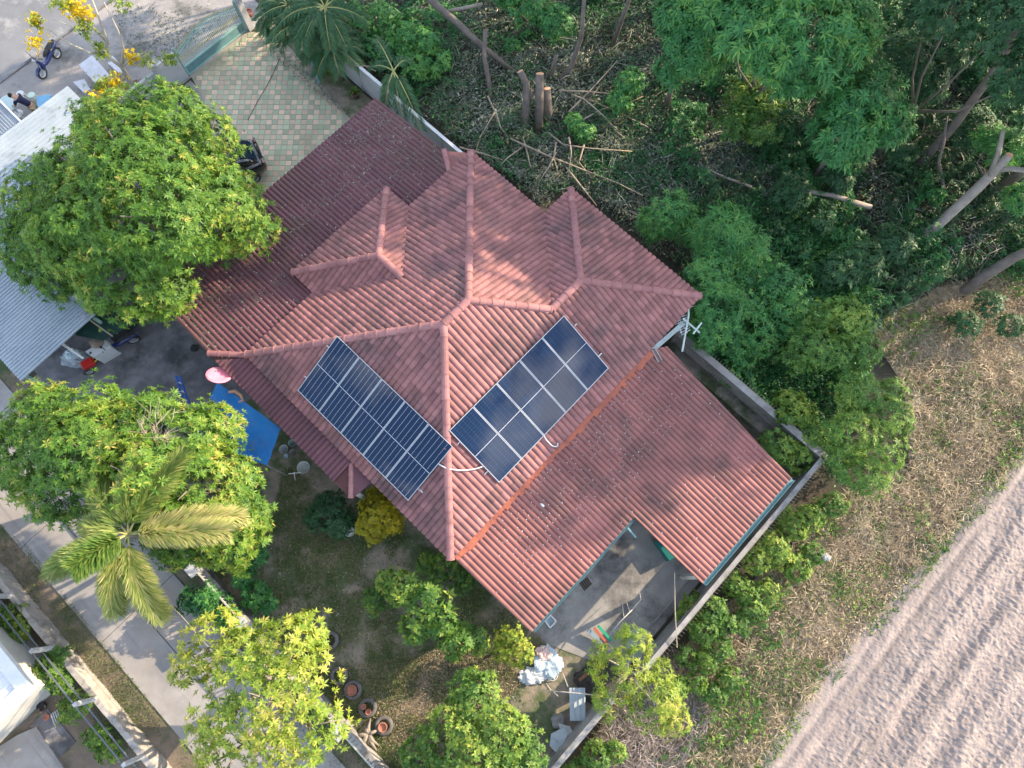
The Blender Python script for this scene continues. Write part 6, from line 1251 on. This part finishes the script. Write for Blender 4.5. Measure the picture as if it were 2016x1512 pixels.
# tyres
def tyre(label, u, v, planter=None, name='old_tyre', cat='tyre', r=.34):
    c = P(u, v, .1); t = thing(name, label, cat, (c[0], c[1], 0)); mb = MB()
    prof = [(r * .58, .04), (r * .62, .0), (r * .9, .0), (r, .05), (r, .15), (r * .9, .20), (r * .62, .20), (r * .58, .16), (r * .60, .10), (r * .58, .04)]
    mb.lathe((c[0], c[1], .0), prof, 24); mb.build('casing', M_TYRE, t, smooth=True)
    mb = MB(); mb.lathe((c[0], c[1], .03), [(.001, 0), (r * .60, 0)], 16); mb.build('soil', M_FOREST, t)
    return c
c = tyre('lone old tyre lying in the shaded yard grass', 650, 1260); c = tyre('old tyre half under the yellow-green tree', 668, 1330)
def pot(label, c, r, h, m=M_CLAY):
    mb = MB(); mb.lathe(c, [(.001, 0), (r * .7, 0), (r, h * .8), (r * 1.1, h * .82), (r * 1.1, h), (r * .92, h), (r * .85, h * .7), (.001, h * .68)], 18); return solid('flower_pot', label, 'pot', mb, m, smooth=False)
c = tyre('old tyre holding nested clay rings', 695, 1358); pot('wide clay pot nested in a tyre', (c[0] - .02, c[1], .04), .17, .22); pot('small clay pot standing inside the wide clay pot', (c[0] - .04, c[1], .2), .09, .16)
c = tyre('old tyre holding twin small clay pots', 724, 1393); pot('small clay pot, one of twins in a tyre, by the lawn', (c[0] - .12, c[1] + .05, .04), .09, .26); pot('small clay pot, one of twins in a tyre, by the root stump', (c[0] + .06, c[1] - .12, .04), .09, .26)
c = tyre('old tyre with one clay pot by the tangled roots', 756, 1428); pot('rusty clay pot slumped in the tyre by the roots', (c[0] - .02, c[1] - .04, .04), .15, .24)
rs = thing('root_stump', 'tangled grey driftwood stump beside the fence end', 'stump', P(725, 1445, 0)); mb = MB()
for k in range(11):
    a = random.uniform(0, 6.28); e = P(725, 1445, .1) + np.array([math.cos(a), math.sin(a), 0]) * random.uniform(.3, .7); mb.tube([P(725, 1445, .2), (P(725, 1445, .2) + e) / 2 + np.array([0, 0, .15]), e], [.09, .06, .025], 6)
mb.build('roots', M_BARKP, rs, smooth=True)
lump('boulder', 'pale stone lying by the lone tyre', 'stone', P(622, 1280, .12), .2, M_BARKP, 12)
tyre('black tyre propped on the pale panel wall', 846, 268, r=.3)
# pots, post and plants by the drive
q = P(535, 78, 0); pot('tall teal flower pot at the edge of the tiled drive', (q[0], q[1], 0), .22, .45, mat('teal_glaze', (.02, .16, .18), rough=.3))
def tuft(label, base, n, L, m=L_PALMG, wd=.05, name='plant', tint=.6, up=.7):
    base = np.asarray(base, float); t = thing(name, label, 'plant', base); lv = Leaves(); a = RNG.uniform(0, 6.28, n); e = RNG.uniform(up * .4, 1.4, n)
    d = np.stack([np.cos(a) * np.cos(e), np.sin(a) * np.cos(e), np.sin(e)], 1); nn = np.stack([-np.cos(a) * np.sin(e), -np.sin(a) * np.sin(e), np.cos(e)], 1)
    lv.leaf(np.tile(base, (n, 1)), d, nn, RNG.uniform(.6, 1.1, n) * L, np.full(n, wd), np.clip(RNG.normal(tint, .2, n), 0, 1), .35); lv.build('leaves', m, t)
    mb = MB(); mb.tube([base - np.array([0, 0, .02]), base + np.array([0, 0, .12])], .03, 6); mb.build('stem', M_BARK, t)
tuft('arching plant growing in the tall teal pot', (q[0], q[1], .32), 60, 1.1, L_PALMG, .06)
q = P(702, 190, 0); pot('brown clay pot at the outer corner of the carport roof', (q[0], q[1], 0), .2, .3, mat('brown_clay', (.14, .08, .06), rough=.9)); tuft('spiky pale plant in the brown pot at the carport corner', (q[0], q[1], .25), 40, .5, L_MID, .07, tint=.7)
tuft('spiky yellow-green plant in the bare bed under dead branches', P(652, 148, 0), 36, .6, L_LIME, .07, tint=.5)
q = P(493, 30, 0); pot('small terracotta pot behind the gate pillar', (q[0], q[1], 0), .17, .26)
tp2 = thing('teal_post', 'leaning teal pipe post in the bare bed beside the drive', 'post', P(629, 163, 0)); mb = MB(); mb.tube([P(629, 163, 0), P(608, 106, 1.5)], .05, 10); mb.build('pipe', mat('pale_teal_paint', (.22, .42, .48), rough=.5), tp2); mb = MB(); mb.lathe(P(629, 163, 0), [(.1, 0), (.1, .03), (.055, .05)], 12); mb.build('base_flange', M_WALLC, tp2)
cable('dark hose lying straight across the tiled drive', [P(552, 112, .04), P(530, 160, .04), P(508, 198, .04), P(488, 236, .04)], .012, M_BLACK, 'hose')
cable('pale cable slung along the lane past the foxtail palm', [P(300, 1160, 2.2), P(350, 1205, 2.2), P(420, 1285, 2.2), P(620, 1512, 2.3), P(700, 1600, 2.3)], .012, M_TWIG, 'cable')
cable('pale flex drooping over the carport roof edge', [P(405, 645, 3.32), P(420, 648, 3.36), P(430, 665, 3.36), P(430, 680, 3.36), P(426, 695, 3.3)], .014, M_WPAINT)
# antennas
an = thing('antenna', 'white comb-shaped television antenna at the roof corner', 'antenna', P(1335, 655, 2.2)); mb = MB(); mb.tube([P(1335, 655, 0), P(1336, 640, 3.6)], .02, 6); mb.build('mast', M_ALU, an)
for p, q in (((1337, 628), (1353, 655)), ((1335, 632), (1342, 656))): mb = MB(); mb.bar(P(*p, 3.6), P(*q, 3.62), .012); mb.build('boom', M_WPAINT, an)
for k in range(8):
    f = k / 7; u, v = 1338 + 13 * f, 626 + 29 * f; mb = MB(); mb.bar(P(u - 14 + 4 * f, v + 5, 3.63), P(u + 14 - 6 * f, v - 6, 3.63), .009); mb.build('element', M_WPAINT, an)
for p, q, lab in (((1340, 603), (1390, 586), 'upper white aerial rod sticking out under the roof corner'), ((1345, 606), (1397, 599), 'lower white aerial rod sticking out under the roof corner')): mb = MB(); mb.bar(P(*p, 3.3), P(*q, 3.4), .010); solid('aerial_rod', lab, 'rod', mb, M_WPAINT)
# courtyard things
mb = MB(); pp_ = [P(u, v)[:2] for u, v in [(1138, 1148), (1156, 1133), (1168, 1150), (1150, 1166)]]; gr = thing('drain_grate', 'rusty square drain grate in the courtyard floor', 'grate', (*np.mean(pp_, 0), 0)); mb.prism(pp_, .005, .02); mb.build('recess', mat('drain_dark', (.05, .045, .04), rough=.9), gr)
for k in range(4): mb = MB(); mb.bar((*pp_[k], .03), (*pp_[(k + 1) % 4], .03), .03, .015); mb.build('rim', M_WALLC, gr)
for k in range(1, 5): a = np.array(pp_[0]) * (1 - k / 5) + np.array(pp_[1]) * k / 5; b = np.array(pp_[3]) * (1 - k / 5) + np.array(pp_[2]) * k / 5; mb = MB(); mb.bar((*a, .028), (*b, .028), .01, .008); mb.build('bar', M_BARK, gr)
ws_ = [P(u, v, .25) for u, v in [(1072, 1221), (1084, 1211), (1095, 1223), (1083, 1236)]]; cen = np.mean(ws_, 0); wb = thing('cool_box', 'white open-topped box at the rear roof corner', 'box', (cen[0], cen[1], 0))
mb = MB()
for k in range(4): mb.bar(np.array([*ws_[k][:2], .14]), np.array([*ws_[(k + 1) % 4][:2], .14]), .025, .14)
mb.build('side', M_WPAINT, wb, bevel=.01); mb = MB(); mb.prism([p[:2] * .9 + cen[:2] * .1 for p in ws_], .01, .06); mb.build('bottom', M_CLOTHB, wb)
mb = MB(); mb.prism([P(u, v, 0)[:2] for u, v in [(1285, 1068), (1302, 1062), (1325, 1098), (1312, 1106)]], .006, .5); solid('green_tub', 'dark teal tub under the rear roof edge', 'tub', mb, mat('teal_plastic', (.01, .16, .15), rough=.5), bevel=.03)
for (p, q, lab, m, w) in [((1158, 1240), (1190, 1275), 'blue-grey plank leaning in the courtyard junk', mat('bluegrey_plank', (.20, .27, .34), rough=.8), .07), ((1170, 1236), (1196, 1268), 'red-brown plank beside the green plank in the junk', mat('redbrown_plank', (.36, .10, .06), rough=.8), .05), ((1178, 1232), (1204, 1262), 'bright green plank on the courtyard junk', mat('green_plank', (.01, .30, .16), rough=.7), .05), ((1140, 1340), (1172, 1312), 'brown timber plank below the feathery tree', mat('brown_timber', (.20, .10, .05), (.14, .07, .04), .85, 4), .06), ((1160, 1290), (1200, 1300), 'dark timber plank under the feathery tree', M_BARK, .06)]:
    mb = MB(); mb.bar(P(*p, .35), P(*q, .2), w, .02); solid('plank', lab, 'plank', mb, m, bevel=.006)
um = thing('umbrella', 'folded grey-green parasol canopy lying by the spiked wall', 'umbrella', P(1262, 1275, 0)); c = P(1262, 1268, .55); mb = MB(); v = [c + np.array([0, 0, .22])]; f = []
for k in range(16):
    t = 2 * math.pi * k / 16; rr = .55 * (1 if k % 2 == 0 else .9); v.append(c + np.array([rr * math.cos(t), rr * 1.1 * math.sin(t), -.12 if k % 2 == 0 else -.2]))
for k in range(16): f.append((0, k + 1, (k + 1) % 16 + 1))
mb.add(v, f); mb.build('canopy', mat('greygreen_canvas', (.32, .38, .33), (.25, .30, .27), .8, 3), um)
for k in range(0, 16, 2): mb = MB(); mb.bar(v[0] + np.array([0, 0, .008]), v[k + 1] + np.array([0, 0, .008]), .008); mb.build('rib', M_WALLP, um)
mb = MB(); mb.tube([v[0] * np.array([1, 1, 0]), v[0] + np.array([0, 0, .06])], .02, 6); mb.build('pole', M_ALU, um)
mb = MB(); mb.tube([P(1328, 1128, 2.6), P(1329, 1200, 2.2), P(1333, 1275, 1.9)], .018, 6); solid('bamboo_pole', 'thin bamboo pole leaning from rear roof to spiked wall', 'pole', mb, M_TWIG)
# junk heap
lump('plastic_heap', 'crumpled pale blue plastic sheeting below the olive bush', 'plastic sheeting', P(1078, 1303, .12), .48, M_CLOTHB, 21, (.9, 1.15, .32), .6, 26)
lump('plastic_heap', 'scrunched white plastic sheeting end beside the wire hoop', 'plastic sheeting', P(1046, 1330, .08), .36, mat('white_plastic', (.62, .66, .70), (.48, .53, .58), .5, 5, bump=.03), 22, (1.3, .8, .35), .65, 26)
lump('plastic_heap', 'pinkish plastic bag crowning the crumpled sheeting', 'plastic bag', P(1072, 1286, .2), .24, mat('pinkish_plastic', (.72, .45, .42), (.66, .55, .52), .5, 4), 23, (1.1, 1.0, .4), .6, 20)
mb = MB(); c = P(1087, 1328, .06); mb.tube([c + .21 * np.array([math.cos(t), math.sin(t), 0]) for t in np.linspace(0, 2 * math.pi, 29)], .016, 6, cap=False); solid('wire_hoop', 'pale round hoop lying beside the plastic sheeting', 'hoop', mb, M_WPAINT)
M_SHT = mat('pale_blue_sheet', (.46, .53, .58), (.38, .44, .50), .5, 2, stain=(.25, .27, .28), stain_pos=(.6, .7), stain_scale=2)
sh = thing('roofing_sheet', 'long pale blue metal sheet lying across the junk corner', 'metal sheet', P(1137, 1385, 0)); a, b, c, d = P(1121, 1354, .5), P(1152, 1354, .5), P(1146, 1420, .45), P(1122, 1419, .45)
mb = MB(); ribbed_roof(mb, a, unit(b - a), unit(d - a), np.linalg.norm(b - a), np.linalg.norm(d - a), 3, .025); mb.build('sheet', M_SHT, sh)
for i, (po, lab) in enumerate([([(1085, 1445), (1110, 1432), (1118, 1445), (1100, 1488), (1082, 1468)], 'grey board leaning on the yard corner wall'), ([(1100, 1425), (1122, 1430), (1132, 1448), (1108, 1470)], 'second grey board tucked behind the leaning board')]):
    mb = MB(); mb.prism([P(u, v, .5 - .12 * i)[:2] for u, v in po], .45 - .12 * i, .48 - .12 * i); solid('board', lab, 'board', mb, M_SHT if i == 0 else M_WALLP)
lump('rubbish_heap', 'dark pile of charred rubbish under the feathery tree', 'rubbish', P(1180, 1345, .12), .7, mat('char', (.035, .032, .03), (.07, .06, .055), .95, 5, bump=.04), 25, (1.2, 1, .35), .4, 20)
lump('rubbish_heap', 'small grey rubbish heap at the foot of the leaning board', 'rubbish', P(1100, 1420, .12), .25, M_WALLC, 26, (1, 1, .5), .5)
lump('blue_bag', 'small blue bag at the edge of the courtyard slab', 'bag', P(1090, 1283, .1), .1, M_CLOTHB, 27)
# neighbour's small things
q = P(18, 1265, .3); lump('orange_bush', 'orange cloth bundle behind the neighbour\'s white roof', 'cloth', q, .22, mat('orange_cloth', (.62, .26, .02), rough=.8), 31)
mb = MB(); mb.gbox(*(lambda a, b: (a - .2, a + .2, b - .25, b + .25))(*loc(35, 1290, .4)), 0, .4); solid('white_crate', 'white crate between the neighbour\'s roof and rough wall', 'crate', mb, M_WPAINT, bevel=.03)
q = P(88, 1390, 0); pot('dark flower pot on the neighbour\'s pale paving', (q[0], q[1], 0), .14, .25, M_BLACK); q = P(96, 1410, 0); pot('small orange flower pot beside the dark pot', (q[0], q[1], 0), .10, .18)
gg = thing('wire_rack', 'pale wire rack lying on the neighbour\'s dark paving', 'rack', P(110, 1412, 0))
for k in range(6): mb = MB(); mb.bar(P(100 + 4 * k, 1405 - 2.5 * k, .12), P(108 + 4 * k, 1428 - 2.5 * k, .12), .02, .012); mb.build('slat', M_WALLP, gg)
